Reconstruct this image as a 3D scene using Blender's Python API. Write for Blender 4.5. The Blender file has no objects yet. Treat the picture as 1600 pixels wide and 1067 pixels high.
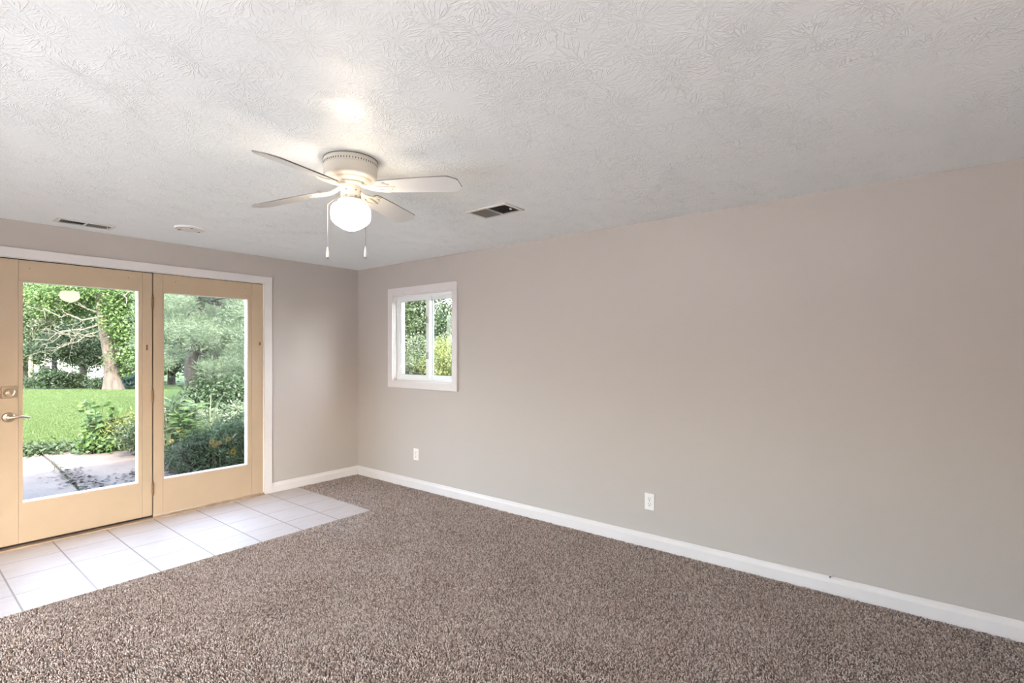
import bpy, bmesh, math, random
import numpy as np
from mathutils import Vector, Matrix
sc = bpy.context.scene
COL = sc.collection
R = math.radians
random.seed(7)
RNG = np.random.default_rng(11)

# ------------------------------------------------------------------ camera
# World origin: the floor corner between the door wall (y = 0) and the right wall (x = 0).
F = 791.7; HY = 550.0
YAW = R(51.4915)
CAM = np.array([-3.3903, -4.9156, 1.3799])
FW = np.array([math.sin(YAW), math.cos(YAW), 0.0])
RT = np.array([math.cos(YAW), -math.sin(YAW), 0.0])
UP = np.array([0, 0, 1.0])
cd = bpy.data.cameras.new('camera'); cam = bpy.data.objects.new('camera', cd); COL.objects.link(cam)
cam.location = CAM; cam.rotation_euler = (R(90), 0, -YAW)
cd.sensor_width = 36; cd.lens = F / 1600 * 36; cd.shift_y = (HY - 533.5) / 1600
cd.clip_start = 0.05; cd.clip_end = 300
sc.camera = cam

# ------------------------------------------------------------------ sky, sun, exposure
w = bpy.data.worlds.new('world'); sc.world = w; w.use_nodes = True
wn = w.node_tree.nodes; wl = w.node_tree.links
sky = wn.new('ShaderNodeTexSky'); sky.sky_type = 'NISHITA'; sky.sun_disc = False
sky.sun_elevation = R(39); sky.sun_rotation = R(200); sky.air_density = 1.0; sky.dust_density = 3.0; sky.ozone_density = 1.0
hs = wn.new('ShaderNodeHueSaturation'); hs.inputs['Saturation'].default_value = 0.75
wl.new(sky.outputs[0], hs.inputs['Color']); wl.new(hs.outputs[0], wn['Background'].inputs[0])
wn['Background'].inputs[1].default_value = 2.5
sd = bpy.data.lights.new('sun', 'SUN'); sd.energy = 14.0; sd.angle = R(1.5); sd.color = (1.0, 0.97, 0.95)
so = bpy.data.objects.new('sun', sd); COL.objects.link(so)
so.rotation_euler = Vector((0.50, 1.12, -1.0)).to_track_quat('-Z', 'Y').to_euler()
LAMP_STRENGTH = 13.5
vs = sc.view_settings
vs.view_transform = 'Standard'; vs.look = 'None'; vs.exposure = 0.80; vs.gamma = 1.0; vs.use_curve_mapping = False

# ------------------------------------------------------------------ materials
def srgb(r, g, b):
    f = lambda c: (c / 12.92 if c <= .04045 else ((c + .055) / 1.055) ** 2.4)
    return (f(r / 255), f(g / 255), f(b / 255), 1)
class NT:
    def __init__(s, name):
        s.m = bpy.data.materials.new(name); s.m.use_nodes = True
        s.t = s.m.node_tree; s.n = s.t.nodes; s.l = s.t.links; s.b = s.n['Principled BSDF']; s.out = s.n['Material Output']
    def add(s, typ, **kw):
        n = s.n.new(typ)
        for k, v in kw.items():
            if hasattr(n, k): setattr(n, k, v)
        return n
    def link(s, a, b): s.l.new(a, b)
    def math(s, op, a, b=None, c=None):
        n = s.n.new('ShaderNodeMath'); n.operation = op
        for i, v in enumerate((a, b, c)):
            if v is None: continue
            if isinstance(v, (int, float)): n.inputs[i].default_value = v
            else: s.l.new(v, n.inputs[i])
        return n.outputs[0]
    def vmath(s, op, a, b=None):
        n = s.n.new('ShaderNodeVectorMath'); n.operation = op
        for i, v in enumerate((a, b)):
            if v is None: continue
            if isinstance(v, tuple): n.inputs[i].default_value = v
            else: s.l.new(v, n.inputs[i])
        return n
    def coords(s):
        return s.n.new('ShaderNodeTexCoord').outputs['Object']
    def noise(s, vec, scale, detail=2, rough=.5):
        n = s.n.new('ShaderNodeTexNoise'); n.inputs['Scale'].default_value = scale; n.inputs['Detail'].default_value = detail
        n.inputs['Roughness'].default_value = rough
        if vec is not None: s.l.new(vec, n.inputs['Vector'])
        return n
    def ramp(s, fac, stops):
        n = s.n.new('ShaderNodeValToRGB'); e = n.color_ramp.elements
        while len(e) > 1: e.remove(e[-1])
        e[0].position = stops[0][0]; e[0].color = stops[0][1]
        for p, c in stops[1:]:
            k = e.new(p); k.color = c
        s.l.new(fac, n.inputs[0]); return n.outputs[0]
    def bump(s, h, strength, dist):
        n = s.n.new('ShaderNodeBump'); n.inputs['Strength'].default_value = strength; n.inputs['Distance'].default_value = dist
        s.l.new(h, n.inputs['Height']); s.l.new(n.outputs[0], s.b.inputs['Normal']); return n
def simple(name, col, rough=.5, metal=0, spec=.5, bump=None, var=0.0, vscale=8):
    t = NT(name); b = t.b
    b.inputs['Base Color'].default_value = col; b.inputs['Roughness'].default_value = rough
    b.inputs['Metallic'].default_value = metal; b.inputs['Specular IOR Level'].default_value = spec
    if var:
        n = t.noise(t.coords(), vscale, 4)
        c2 = tuple(c * (1 - var) for c in col[:3]) + (1,)
        t.link(t.ramp(n.outputs[0], [(.3, c2), (.7, col)]), b.inputs['Base Color'])
    if bump:
        n2 = t.noise(t.coords(), bump[0], 3); t.bump(n2.outputs[0], bump[1], bump[2])
    return t.m
M = {}
M['wall'] = simple('greige_wall_paint', srgb(176, 166, 159), .55, bump=(220, .12, .002))
M['trim'] = simple('white_trim_paint', srgb(210, 202, 199), .35, var=.03)
M['vinyl'] = simple('white_vinyl', srgb(226, 226, 224), .3)
M['tan'] = simple('tan_door_paint', srgb(178, 155, 130), .42, var=.06, vscale=5, bump=(60, .05, .001))
M['bead'] = simple('white_glazing_bead', srgb(235, 233, 225), .4)
M['dark_gap'] = simple('dark_weatherstrip', srgb(38, 26, 20), .8)
M['threshold'] = simple('worn_wood_threshold', srgb(178, 150, 124), .5, var=.3, vscale=14)
M['fan'] = simple('cream_fan_enamel', srgb(208, 200, 188), .35)
M['blade'] = simple('white_fan_blade', srgb(206, 204, 203), .4)
M['blade_edge'] = simple('grey_blade_edge', srgb(120, 114, 110), .6)
M['slot'] = simple('black_slot', srgb(20, 18, 16), .8)
M['nickel'] = simple('satin_nickel', srgb(196, 180, 160), .28, metal=1.0)
M['brass'] = simple('aged_brass_hinge', srgb(128, 100, 72), .45, metal=.5)
M['plate'] = simple('white_plastic_plate', srgb(222, 217, 212), .35)
M['vent'] = simple('white_vent_enamel', srgb(215, 212, 206), .4)
M['louver'] = simple('dusty_louver_metal', srgb(126, 123, 118), .6)
M['duct'] = simple('dark_duct', srgb(34, 32, 30), .9)
M['chain'] = simple('chain_metal', srgb(150, 145, 138), .4, metal=.6)
M['house_wall'] = simple('white_siding', srgb(235, 235, 232), .7)
M['house_roof'] = simple('grey_shingles', srgb(128, 120, 116), .9, var=.3, vscale=3)
M['fasciaw'] = simple('eave_paint', srgb(210, 205, 196), .7)

t = NT('opal_glass_lit')
em = t.add('ShaderNodeEmission'); em.inputs[0].default_value = (1.0, .86, .66, 1); em.inputs[1].default_value = LAMP_STRENGTH
t.link(em.outputs[0], t.out.inputs[0]); M['globe'] = t.m

t = NT('clear_pane')
tr = t.add('ShaderNodeBsdfTransparent'); tr.inputs[0].default_value = (.97, .98, .97, 1)
gl = t.add('ShaderNodeBsdfGlossy'); gl.inputs['Roughness'].default_value = .0
gg = t.add('ShaderNodeNewGeometry')
cs = t.math('ABSOLUTE', t.vmath('DOT_PRODUCT', gg.outputs['Normal'], gg.outputs['Incoming']).outputs['Value'])
fres = t.math('ADD', .028, t.math('MULTIPLY', .9, t.math('POWER', t.math('SUBTRACT', 1.0, cs), 5.0)))   # Schlick, the same from both sides
mx = t.add('ShaderNodeMixShader'); t.link(fres, mx.inputs[0]); t.link(tr.outputs[0], mx.inputs[1]); t.link(gl.outputs[0], mx.inputs[2])
t.link(mx.outputs[0], t.out.inputs[0]); M['glass'] = t.m

# stomped ("crow's foot") ceiling: radiating ridges around scattered brush centres
t = NT('stomped_ceiling_paint'); b = t.b
b.inputs['Base Color'].default_value = srgb(240, 242, 243); b.inputs['Roughness'].default_value = .38; b.inputs['Specular IOR Level'].default_value = .55
co = t.coords()
wob = t.noise(co, 9, 2); wv = t.vmath('SUBTRACT', wob.outputs['Color'], (.5, .5, .5)); wv2 = t.vmath('SCALE', wv.outputs[0]); wv2.inputs[3].default_value = .035
cow = t.vmath('ADD', co, wv2.outputs[0]).outputs[0]
hs_ = []
for k, (offs, scale) in enumerate((((0, 0, 0), 4.2), ((3.37, 1.71, 0), 4.6), ((7.1, 5.3, 0), 5.2))):
    p = t.vmath('ADD', cow, offs).outputs[0]
    v = t.add('ShaderNodeTexVoronoi', voronoi_dimensions='2D'); v.inputs['Scale'].default_value = scale
    t.link(p, v.inputs['Vector'])
    d = t.vmath('SUBTRACT', p, v.outputs['Position'])
    sp = t.add('ShaderNodeSeparateXYZ'); t.link(d.outputs[0], sp.inputs[0])
    ang = t.math('ARCTAN2', sp.outputs[1], sp.outputs[0])
    r = t.math('SQRT', t.math('ADD', t.math('MULTIPLY', sp.outputs[0], sp.outputs[0]), t.math('MULTIPLY', sp.outputs[1], sp.outputs[1])))
    cs = t.add('ShaderNodeSeparateColor'); t.link(v.outputs['Color'], cs.inputs[0])
    cx = t.add('ShaderNodeCombineXYZ')
    t.link(t.math('MULTIPLY', ang, 4.6), cx.inputs[0]); t.link(t.math('MULTIPLY', r, 13.0), cx.inputs[1]); t.link(t.math('MULTIPLY', cs.outputs[0], 90.0), cx.inputs[2])
    n = t.noise(cx.outputs[0], 1.0, 1.5, .5)
    rid = t.math('ABSOLUTE', t.math('SUBTRACT', n.outputs[0], .5))
    mr = t.add('ShaderNodeMapRange', interpolation_type='SMOOTHSTEP'); t.link(rid, mr.inputs[0])
    mr.inputs[1].default_value = 0.0; mr.inputs[2].default_value = .055; mr.inputs[3].default_value = 1; mr.inputs[4].default_value = 0
    fade = t.add('ShaderNodeMapRange', interpolation_type='SMOOTHSTEP'); t.link(r, fade.inputs[0])
    fade.inputs[1].default_value = .05; fade.inputs[2].default_value = .16; fade.inputs[3].default_value = 1; fade.inputs[4].default_value = 0
    hs_.append(t.math('MULTIPLY', mr.outputs[0], fade.outputs[0]))
h = t.math('MAXIMUM', t.math('MAXIMUM', hs_[0], hs_[1]), hs_[2])
pat = t.noise(co, 2.2, 2); pm = t.add('ShaderNodeMapRange'); t.link(pat.outputs[0], pm.inputs[0]); pm.inputs[1].default_value = .35; pm.inputs[2].default_value = .6; pm.inputs[3].default_value = .25
h = t.math('MULTIPLY', h, pm.outputs[0])
fine = t.noise(co, 60, 3); h = t.math('ADD', h, t.math('MULTIPLY', fine.outputs[0], .25))
t.bump(h, .6, .0032)
M['ceiling'] = t.m

# tiles with grout lines, 0.3125 m pitch
t = NT('cream_floor_tile'); b = t.b
co = t.coords(); sp = t.add('ShaderNodeSeparateXYZ'); t.link(co, sp.inputs[0])
TX0, TY0, TP = -0.716, -0.003, 0.3125
def gridline(c, off, half):
    q = t.math('FRACT', t.math('DIVIDE', t.math('SUBTRACT', c, off - 40 * TP), TP))
    d = t.math('ABSOLUTE', t.math('SUBTRACT', q, .5))
    return t.math('GREATER_THAN', d, .5 - half / TP)
gm = t.math('MAXIMUM', gridline(sp.outputs[0], TX0 - TP * 0, .0042), gridline(sp.outputs[1], TY0, .0028))
cell = t.add('ShaderNodeCombineXYZ')
t.link(t.math('FLOOR', t.math('DIVIDE', t.math('SUBTRACT', sp.outputs[0], TX0), TP)), cell.inputs[0])
t.link(t.math('FLOOR', t.math('DIVIDE', t.math('SUBTRACT', sp.outputs[1], TY0), TP)), cell.inputs[1])
wnz = t.add('ShaderNodeTexWhiteNoise'); t.link(cell.outputs[0], wnz.inputs['Vector'])
st = t.add('ShaderNodeMapping'); st.inputs['Scale'].default_value = (3, 14, 1); t.link(co, st.inputs['Vector'])
cl = t.noise(st.outputs[0], 2.0, 5, .6)
facv = t.math('ADD', t.math('ADD', .1, t.math('MULTIPLY', wnz.outputs['Value'], .12)), t.math('MULTIPLY', cl.outputs[0], .75))
tc = t.ramp(facv, [(.25, srgb(184, 169, 158)), (.5, srgb(195, 182, 174)), (.75, srgb(201, 190, 183))])
mixn = t.add('ShaderNodeMix', data_type='RGBA'); t.link(gm, mixn.inputs[0]); t.link(tc, mixn.inputs[6]); mixn.inputs[7].default_value = srgb(140, 124, 112)
t.link(mixn.outputs[2], b.inputs['Base Color']); b.inputs['Roughness'].default_value = .48
t.bump(t.math('SUBTRACT', 1.0, gm), .5, .002)
M['tile'] = t.m

# carpet yarn, colour varies per tuft
t = NT('brown_beige_carpet_yarn'); b = t.b
g = t.add('ShaderNodeNewGeometry')
big = t.noise(t.coords(), 2.5, 3)
f2 = t.math('ADD', t.math('MULTIPLY', g.outputs['Random Per Island'], .8), t.math('MULTIPLY', big.outputs[0], .2))
c = t.ramp(f2, [(.05, srgb(100, 79, 68)), (.35, srgb(166, 144, 131)), (.65, srgb(197, 177, 165)), (.95, srgb(234, 220, 208))])
t.link(c, b.inputs['Base Color']); b.inputs['Roughness'].default_value = 1; b.inputs['Specular IOR Level'].default_value = .1
b.inputs['Sheen Weight'].default_value = .15
M['carpet'] = t.m
t = NT('carpet_backing'); b = t.b
n = t.noise(t.coords(), 160, 3); t.link(t.ramp(n.outputs[0], [(.35, srgb(92, 78, 68)), (.65, srgb(150, 132, 120))]), b.inputs['Base Color']); b.inputs['Roughness'].default_value = 1
t.bump(n.outputs[0], .8, .006); M['backing'] = t.m

EXT = .165   # real leaves and grass reflect only a few per cent of the light
def dim(c): return (c[0] * EXT, c[1] * EXT, c[2] * EXT, 1)
def leafmat(name, cols, rough=.55, trans=.35):
    t = NT(name); b = t.b
    g = t.add('ShaderNodeNewGeometry')
    n = len(cols)
    c = t.ramp(g.outputs['Random Per Island'], [((i + .5) / n, dim(srgb(*k))) for i, k in enumerate(cols)])
    t.link(c, b.inputs['Base Color']); b.inputs['Roughness'].default_value = rough; b.inputs['Specular IOR Level'].default_value = .3
    if trans:
        tl = t.add('ShaderNodeBsdfTranslucent'); t.link(c, tl.inputs[0])
        mx = t.add('ShaderNodeMixShader'); mx.inputs[0].default_value = trans
        t.link(b.outputs[0], mx.inputs[1]); t.link(tl.outputs[0], mx.inputs[2]); t.link(mx.outputs[0], t.out.inputs[0])
    M[name] = t.m; return t.m
leafmat('leaf_bright', [(96, 138, 62), (128, 172, 82), (156, 196, 104), (112, 152, 70)])
leafmat('grass_blade', [(122, 160, 76), (144, 176, 94), (160, 186, 112)], trans=.45)
leafmat('leaf_mid', [(84, 110, 66), (118, 144, 92), (142, 166, 112), (98, 122, 74)])
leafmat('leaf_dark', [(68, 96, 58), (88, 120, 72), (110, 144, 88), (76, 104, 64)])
leafmat('leaf_pale', [(132, 158, 112), (164, 186, 138), (186, 204, 160), (146, 168, 120)])
leafmat('leaf_yellow', [(146, 168, 72), (182, 196, 96), (200, 208, 120), (160, 178, 84)])
leafmat('needles', [(130, 160, 122), (160, 188, 148), (190, 212, 174), (146, 174, 134)], trans=.3)
leafmat('leaf_blue', [(88, 128, 112), (110, 152, 130), (132, 172, 148)], trans=.2)
leafmat('leaf_feather', [(112, 152, 96), (146, 186, 118), (178, 208, 142), (126, 164, 102)])
leafmat('petals', [(226, 190, 40), (240, 206, 60), (214, 170, 30)], trans=.3)
def barkmat(name, a, b_, sc_=6):
    t = NT(name); b = t.b
    mp = t.add('ShaderNodeMapping'); mp.inputs['Scale'].default_value = (1, 1, .25); t.link(t.coords(), mp.inputs['Vector'])
    n = t.noise(mp.outputs[0], sc_, 5, .65); t.link(t.ramp(n.outputs[0], [(.35, dim(srgb(*a))), (.65, dim(srgb(*b_)))]), b.inputs['Base Color'])
    b.inputs['Roughness'].default_value = .9; t.bump(n.outputs[0], .8, .05); M[name] = t.m
barkmat('bark_pale', (80, 66, 54), (142, 124, 106)); barkmat('bark_dark', (62, 56, 50), (98, 90, 80)); barkmat('bark_bare', (132, 128, 108), (184, 178, 156), 12)

t = NT('lawn_grass'); b = t.b
n = t.noise(t.coords(), .9, 5, .6); n2 = t.noise(t.coords(), 28, 4, .7)
fv = t.math('ADD', t.math('MULTIPLY', n.outputs[0], .5), t.math('MULTIPLY', n2.outputs[0], .5))
t.link(t.ramp(fv, [(.35, dim(srgb(84, 116, 54))), (.5, dim(srgb(106, 138, 72))), (.65, dim(srgb(128, 154, 92)))]), b.inputs['Base Color'])
b.inputs['Roughness'].default_value = .9; b.inputs['Specular IOR Level'].default_value = .1; t.bump(n2.outputs[0], 1, .05)
M['lawn'] = t.m
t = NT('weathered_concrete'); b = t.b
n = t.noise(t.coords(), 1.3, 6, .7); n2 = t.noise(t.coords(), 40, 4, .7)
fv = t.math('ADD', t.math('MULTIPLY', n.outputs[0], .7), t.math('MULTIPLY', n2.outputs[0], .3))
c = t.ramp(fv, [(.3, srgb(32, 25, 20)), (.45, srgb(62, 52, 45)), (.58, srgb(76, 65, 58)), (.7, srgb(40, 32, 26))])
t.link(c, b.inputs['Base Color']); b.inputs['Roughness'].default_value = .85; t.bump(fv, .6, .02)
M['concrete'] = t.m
M['bounce_concrete'] = simple('bounce_concrete', srgb(226, 225, 224), .9, var=.1)
t = NT('soil'); b = t.b
n = t.noise(t.coords(), 14, 6, .7); t.link(t.ramp(n.outputs[0], [(.3, dim(srgb(76, 64, 50))), (.7, dim(srgb(122, 106, 86)))]), b.inputs['Base Color']); b.inputs['Roughness'].default_value = 1
t.bump(n.outputs[0], 1, .04); M['soil'] = t.m
leafmat('dry_leaf', [(96, 74, 58), (120, 92, 72), (80, 60, 48), (140, 112, 84)], trans=0)

# ------------------------------------------------------------------ helpers
def link(name, me, mat, parent=None, smooth=False):
    o = bpy.data.objects.new(name, me)
    if mat is not None:
        for m_ in (mat if isinstance(mat, (list, tuple)) else [mat]): me.materials.append(m_)
    COL.objects.link(o)
    if parent is not None: o.parent = parent
    if smooth:
        me.polygons.foreach_set('use_smooth', [True] * len(me.polygons))
    return o
def obj(name, bm, mat, parent=None, smooth=False, bevel=0, seg=2):
    if bevel:
        bmesh.ops.bevel(bm, geom=list(bm.edges), offset=bevel, segments=seg, profile=.7, affect='EDGES', clamp_overlap=True)
    me = bpy.data.meshes.new(name); bm.to_mesh(me); bm.free()
    o = link(name, me, mat, parent, False)
    if smooth:
        me.polygons.foreach_set('use_smooth', [True] * len(me.polygons))
        try: me.set_sharp_from_angle(angle=R(35))
        except Exception: pass
    return o
def box(bm, x0, x1, y0, y1, z0, z1, mi=0):
    v = [bm.verts.new(p) for p in ((x0, y0, z0), (x1, y0, z0), (x1, y1, z0), (x0, y1, z0), (x0, y0, z1), (x1, y0, z1), (x1, y1, z1), (x0, y1, z1))]
    for f in ((3, 2, 1, 0), (4, 5, 6, 7), (0, 1, 5, 4), (1, 2, 6, 5), (2, 3, 7, 6), (3, 0, 4, 7)):
        fc = bm.faces.new([v[i] for i in f]); fc.material_index = mi
    return v
def boxes(*bs):
    bm = bmesh.new()
    for b_ in bs: box(bm, *b_)
    return bm
def lathe(bm, prof, seg=48, cx=0, cy=0, mi=0):
    rings = []
    for r, z in prof:
        if r < 1e-5: rings.append([bm.verts.new((cx, cy, z))])
        else: rings.append([bm.verts.new((cx + r * math.cos(2 * math.pi * i / seg), cy + r * math.sin(2 * math.pi * i / seg), z)) for i in range(seg)])
    for a, b_ in zip(rings, rings[1:]):
        for i in range(seg):
            j = (i + 1) % seg
            if len(a) == 1 and len(b_) == 1: continue
            if len(a) == 1: f = bm.faces.new((a[0], b_[j], b_[i]))
            elif len(b_) == 1: f = bm.faces.new((a[i], a[j], b_[0]))
            else: f = bm.faces.new((a[i], a[j], b_[j], b_[i]))
            f.material_index = mi
    bmesh.ops.recalc_face_normals(bm, faces=bm.faces)
    return bm
def tube(bm, pts, rads, seg=8, cap=True):
    pts = [Vector(p) for p in pts]
    if isinstance(rads, (int, float)): rads = [rads] * len(pts)
    ref = Vector((0, 0, 1)); rings = []
    prev = None
    for i, p in enumerate(pts):
        d = (pts[min(i + 1, len(pts) - 1)] - pts[max(i - 1, 0)]).normalized()
        if prev is None:
            a = d.cross(ref if abs(d.z) < .9 else Vector((1, 0, 0))).normalized()
        else:
            a = (prev - d * prev.dot(d)).normalized()
        prev = a; b_ = d.cross(a)
        rings.append([bm.verts.new(p + (a * math.cos(2 * math.pi * k / seg) + b_ * math.sin(2 * math.pi * k / seg)) * rads[i]) for k in range(seg)])
    for u, v in zip(rings, rings[1:]):
        for k in range(seg):
            bm.faces.new((u[k], u[(k + 1) % seg], v[(k + 1) % seg], v[k]))
    if cap:
        bm.faces.new(list(reversed(rings[0]))); bm.faces.new(rings[-1])
    return bm
def tag(o, label=None, cat=None, group=None, kind=None):
    if label: o['label'] = label
    if cat: o['category'] = cat
    if group: o['group'] = group
    if kind: o['kind'] = kind
    return o
def struct(name, bm, mat, **kw):
    o = obj(name, bm, mat, **kw)
    if kw.get('parent') is None: o['kind'] = 'structure'
    return o
def empty(name, loc=(0, 0, 0), rz=0):
    o = bpy.data.objects.new(name, None); o.location = loc; o.rotation_euler = (0, 0, rz); o.empty_display_size = .1
    COL.objects.link(o); return o
def at(px, py, depth):
    return CAM + (FW + RT * (px - 800) / F + UP * (HY - py) / F) * depth
def ground_z(depth):
    return -.09 if depth < 19 else -.09 - (depth - 19) * .0405
def on_ground(px, depth):
    p = at(px, HY, depth); return np.array([p[0], p[1], ground_z(depth)])

# ------------------------------------------------------------------ room shell
H = 2.30; XL = -4.9; YR = -7.7; T = .14
DX0, DX1, DZ1 = -2.875, -1.058, 2.04            # door opening
WY0, WY1, WZ0, WZ1 = -1.509, -.629, 1.082, 1.968  # window opening
struct('floor', boxes((XL - T, T, YR - T, T, -.12, 0)), M['backing'])
struct('wall_door', boxes((XL - T, DX0, 0, T, 0, H), (DX1, T, 0, T, 0, H), (DX0, DX1, 0, T, DZ1, H)), M['wall'])
struct('wall_right', boxes((0, T, YR - T, WY0, 0, H), (0, T, WY1, 0, 0, H), (0, T, WY0, WY1, 0, WZ0), (0, T, WY0, WY1, WZ1, H)), M['wall'])
# left and rear walls behind the camera, with openings added to let in fill daylight
struct('wall_left', boxes((XL - T, XL, YR, -4.6, 0, H), (XL - T, XL, -1.7, 0, 0, H), (XL - T, XL, -4.6, -1.7, 0, .1), (XL - T, XL, -4.6, -1.7, 1.5, H)), M['wall'])
struct('wall_rear', boxes((XL, -4.5, YR - T, YR, 0, H), (-3.4, 0, YR - T, YR, 0, H), (-4.5, -3.4, YR - T, YR, 0, .6), (-4.5, -3.4, YR - T, YR, 1.8, H)), M['wall'])
struct('ceiling', boxes((XL - T, T, YR - T, T, H, H + .1)), M['ceiling'])
# roof with eaves (outside, shades the patio; unseen left eave widened to hold back sky light)
bm = bmesh.new()
ex0, ex1, ey0, ey1 = XL - 2.1, .45, YR - .6, .45
pts = [(ex0, ey0, 2.42), (ex1, ey0, 2.42), (ex1, ey1, 2.42), (ex0, ey1, 2.42), (ex0, -3.5, 3.9), (ex1, -3.5, 3.9)]
v = [bm.verts.new(p) for p in pts]
for f in ((0, 3, 2, 1), (0, 1, 5, 4), (2, 3, 4, 5), (0, 4, 3), (1, 2, 5)): bm.faces.new([v[i] for i in f])
struct('trim_1', bm, M['house_roof']).name = 'roof'
bpy.data.objects['roof']['kind'] = 'structure'

def base_profile(L, name, axis, c0, c1, wallpos, sgn):
    """baseboard with a stepped, eased top; axis 'x' or 'y'"""
    prof = [(0, 0), (.015, 0), (.015, .070), (.0142, .074), (.0105, .080), (.0065, .090), (.0055, .099), (.003, .1025), (.0, .103)]
    bm = bmesh.new(); rows = []
    for c in (c0, c1):
        rows.append([bm.verts.new((c, wallpos + sgn * d, z) if axis == 'x' else (wallpos + sgn * d, c, z)) for d, z in prof])
    for i in range(len(prof) - 1): bm.faces.new((rows[0][i], rows[0][i + 1], rows[1][i + 1], rows[1][i]))
    bm.faces.new(rows[0]); bm.faces.new(list(reversed(rows[1])))
    bmesh.ops.recalc_face_normals(bm, faces=bm.faces)
    struct(name, bm, M['trim'])
base_profile(0, 'baseboard_door_wall', 'x', -.984, 0, 0, -1)
base_profile(0, 'baseboard_right', 'y', YR, -.014, 0, -1)
base_profile(0, 'baseboard_left', 'y', YR, 0, XL, 1)
base_profile(0, 'baseboard_rear', 'x', XL + .014, -.014, YR, 1)
base_profile(0, 'baseboard_far_left', 'x', XL + .014, -2.95, 0, -1)

# door casing
def casing(name, bs): return struct(name, boxes(*bs), M['trim'], bevel=.003)
casing('trim_door_head', [(DX0 - .074, -.984, -.018, 0, DZ1, 2.106)])
casing('trim_door_right', [(DX1, -.984, -.018, 0, 0, DZ1)])
casing('trim_door_left', [(DX0 - .074, DX0, -.018, 0, 0, DZ1)])
# jambs inside the opening
struct('trim_door_jamb', boxes((DX0, DX0 + .004, 0, T, 0, DZ1), (DX1 - .004, DX1, 0, T, 0, DZ1), (DX0, DX1, 0, T, DZ1 - .004, DZ1)), M['bead'])
struct('trim_threshold', boxes((DX0, DX1 , -.03, T + .06, 0, .018), (-1.965, DX1, -.012, .002, .018, .03)), M['threshold'], bevel=.003)
struct('trim_door_gasket', boxes((DX0 + .004, DX1 - .004, .03, .05, .018, DZ1 - .004)), M['dark_gap']) if False else None

# ------------------------------------------------------------------ patio door: two panels
def door_panel(name, x0, x1, gx0, gx1, s0, s1, z0, z1):
    """x0..x1 slab, gx0..gx1 glass opening, s0/s1 x of the joint lines between stiles and rails"""
    y0, y1 = .004, .048
    gz0, gz1 = .318, 1.878
    d = empty(name, ((x0 + x1) / 2, .026, z0))
    off = Vector(d.location)
    def loc(bs): return [(a - off.x, b_ - off.x, c - off.y, e - off.y, f - off.z, g_ - off.z) for a, b_, c, e, f, g_ in bs]
    j = .0012
    obj('stile', boxes(*loc([(x0, s0 - j, y0, y1, z0, z1)])), M['tan'], d, bevel=.0015)
    obj('stile', boxes(*loc([(s1 + j, x1, y0, y1, z0, z1)])), M['tan'], d, bevel=.0015)
    obj('rail', boxes(*loc([(s0, s1, y0, y1, gz1, z1)])), M['tan'], d, bevel=.0015)
    obj('rail', boxes(*loc([(s0, s1, y0, y1, z0, gz0)])), M['tan'], d, bevel=.0015)
    # inner glazing stops painted tan, then white outer beads
    obj('glazing_stop', boxes(*loc([(s0, gx0, y0 + .003, y1, gz0, gz1), (gx1, s1, y0 + .003, y1, gz0, gz1)])), M['tan'], d)
    obj('pane', boxes(*loc([(gx0, gx1, y1 - .010, y1 - .006, gz0, gz1)])), M['glass'], d)
    e = .004
    obj('glazing_bead', boxes(*loc([(gx0, gx0 + e * .4, y0 + .02, y1 - .010, gz0 + .001, gz1 - .001), (gx1 - e, gx1, y0 + .02, y1 - .010, gz0 + .001, gz1 - .001),
                                (gx0 + e * .4, gx1 - e, y0 + .02, y1 - .010, gz0, gz0 + e), (gx0 + e * .4, gx1 - e, y0 + .02, y1 - .010, gz1 - e * .4, gz1)])), M['bead'], d)
    e = .007
    obj('glazing_bead', boxes(*loc([(gx0 - .002, gx0 + e * .3, y1 - .005, y1 + .012, gz0, gz1), (gx1 - e, gx1 + .002, y1 - .005, y1 + .012, gz0, gz1),
                                (gx0 + e * .3, gx1 - e, y1 - .005, y1 + .012, gz0, gz0 + e * .7), (gx0 + e * .3, gx1 - e, y1 - .005, y1 + .012, gz1 - e * .4, gz1)])), M['bead'], d)
    bm = bmesh.new()
    for px_, pz_ in ((x0 + .16, z1 - .055), (x1 - .16, z1 - .055)):
        vs_ = [bm.verts.new((px_ - off.x + .004 * math.cos(a * math.pi / 5), y0 - .0008 - off.y, pz_ - off.z + .004 * math.sin(a * math.pi / 5))) for a in range(10)]
        ve_ = [bm.verts.new((v_.co.x, y0 + .002 - off.y, v_.co.z)) for v_ in vs_]
        bm.faces.new(vs_)
        for i in range(10): bm.faces.new((vs_[i], ve_[i], ve_[(i + 1) % 10], vs_[(i + 1) % 10]))
    obj('screw_plug', bm, M['brass'], d)
    return d
dr = door_panel('door_1', -2.868, -1.970, -2.742, -2.062, -2.765, -2.038, .036, 2.028)
dr['kind'] = 'structure'
d2 = door_panel('door_2', -1.961, -1.062, -1.884, -1.204, -1.893, -1.169, .031, 2.030)
d2['kind'] = 'structure'
# dark weatherstrip seen in the gap between the two panels and under the opening one
struct('trim_weatherstrip', boxes((-1.9715, -1.9595, .02, .06, .02, 2.03), (-2.87, -1.97, .02, .05, .019, .034), (-2.87, -1.062, .02, .05, 2.029, 2.037)), M['dark_gap'])
# small catch on the right stile
def local_to(d, bm, mat, name, **k):
    bmesh.ops.translate(bm, verts=bm.verts, vec=-Vector(d.location)); return obj(name, bm, mat, d, **k)
bm = boxes((-1.1, -1.088, -.006, .004, 1.445, 1.475)); bm2 = bm
local_to(d2, bm, M['brass'], 'latch_plate', bevel=.002)
bm = boxes((-2.012, -2.0, -.004, .004, 1.395, 1.44)); local_to(dr, bm, M['brass'], 'latch_plate', bevel=.002)
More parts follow.
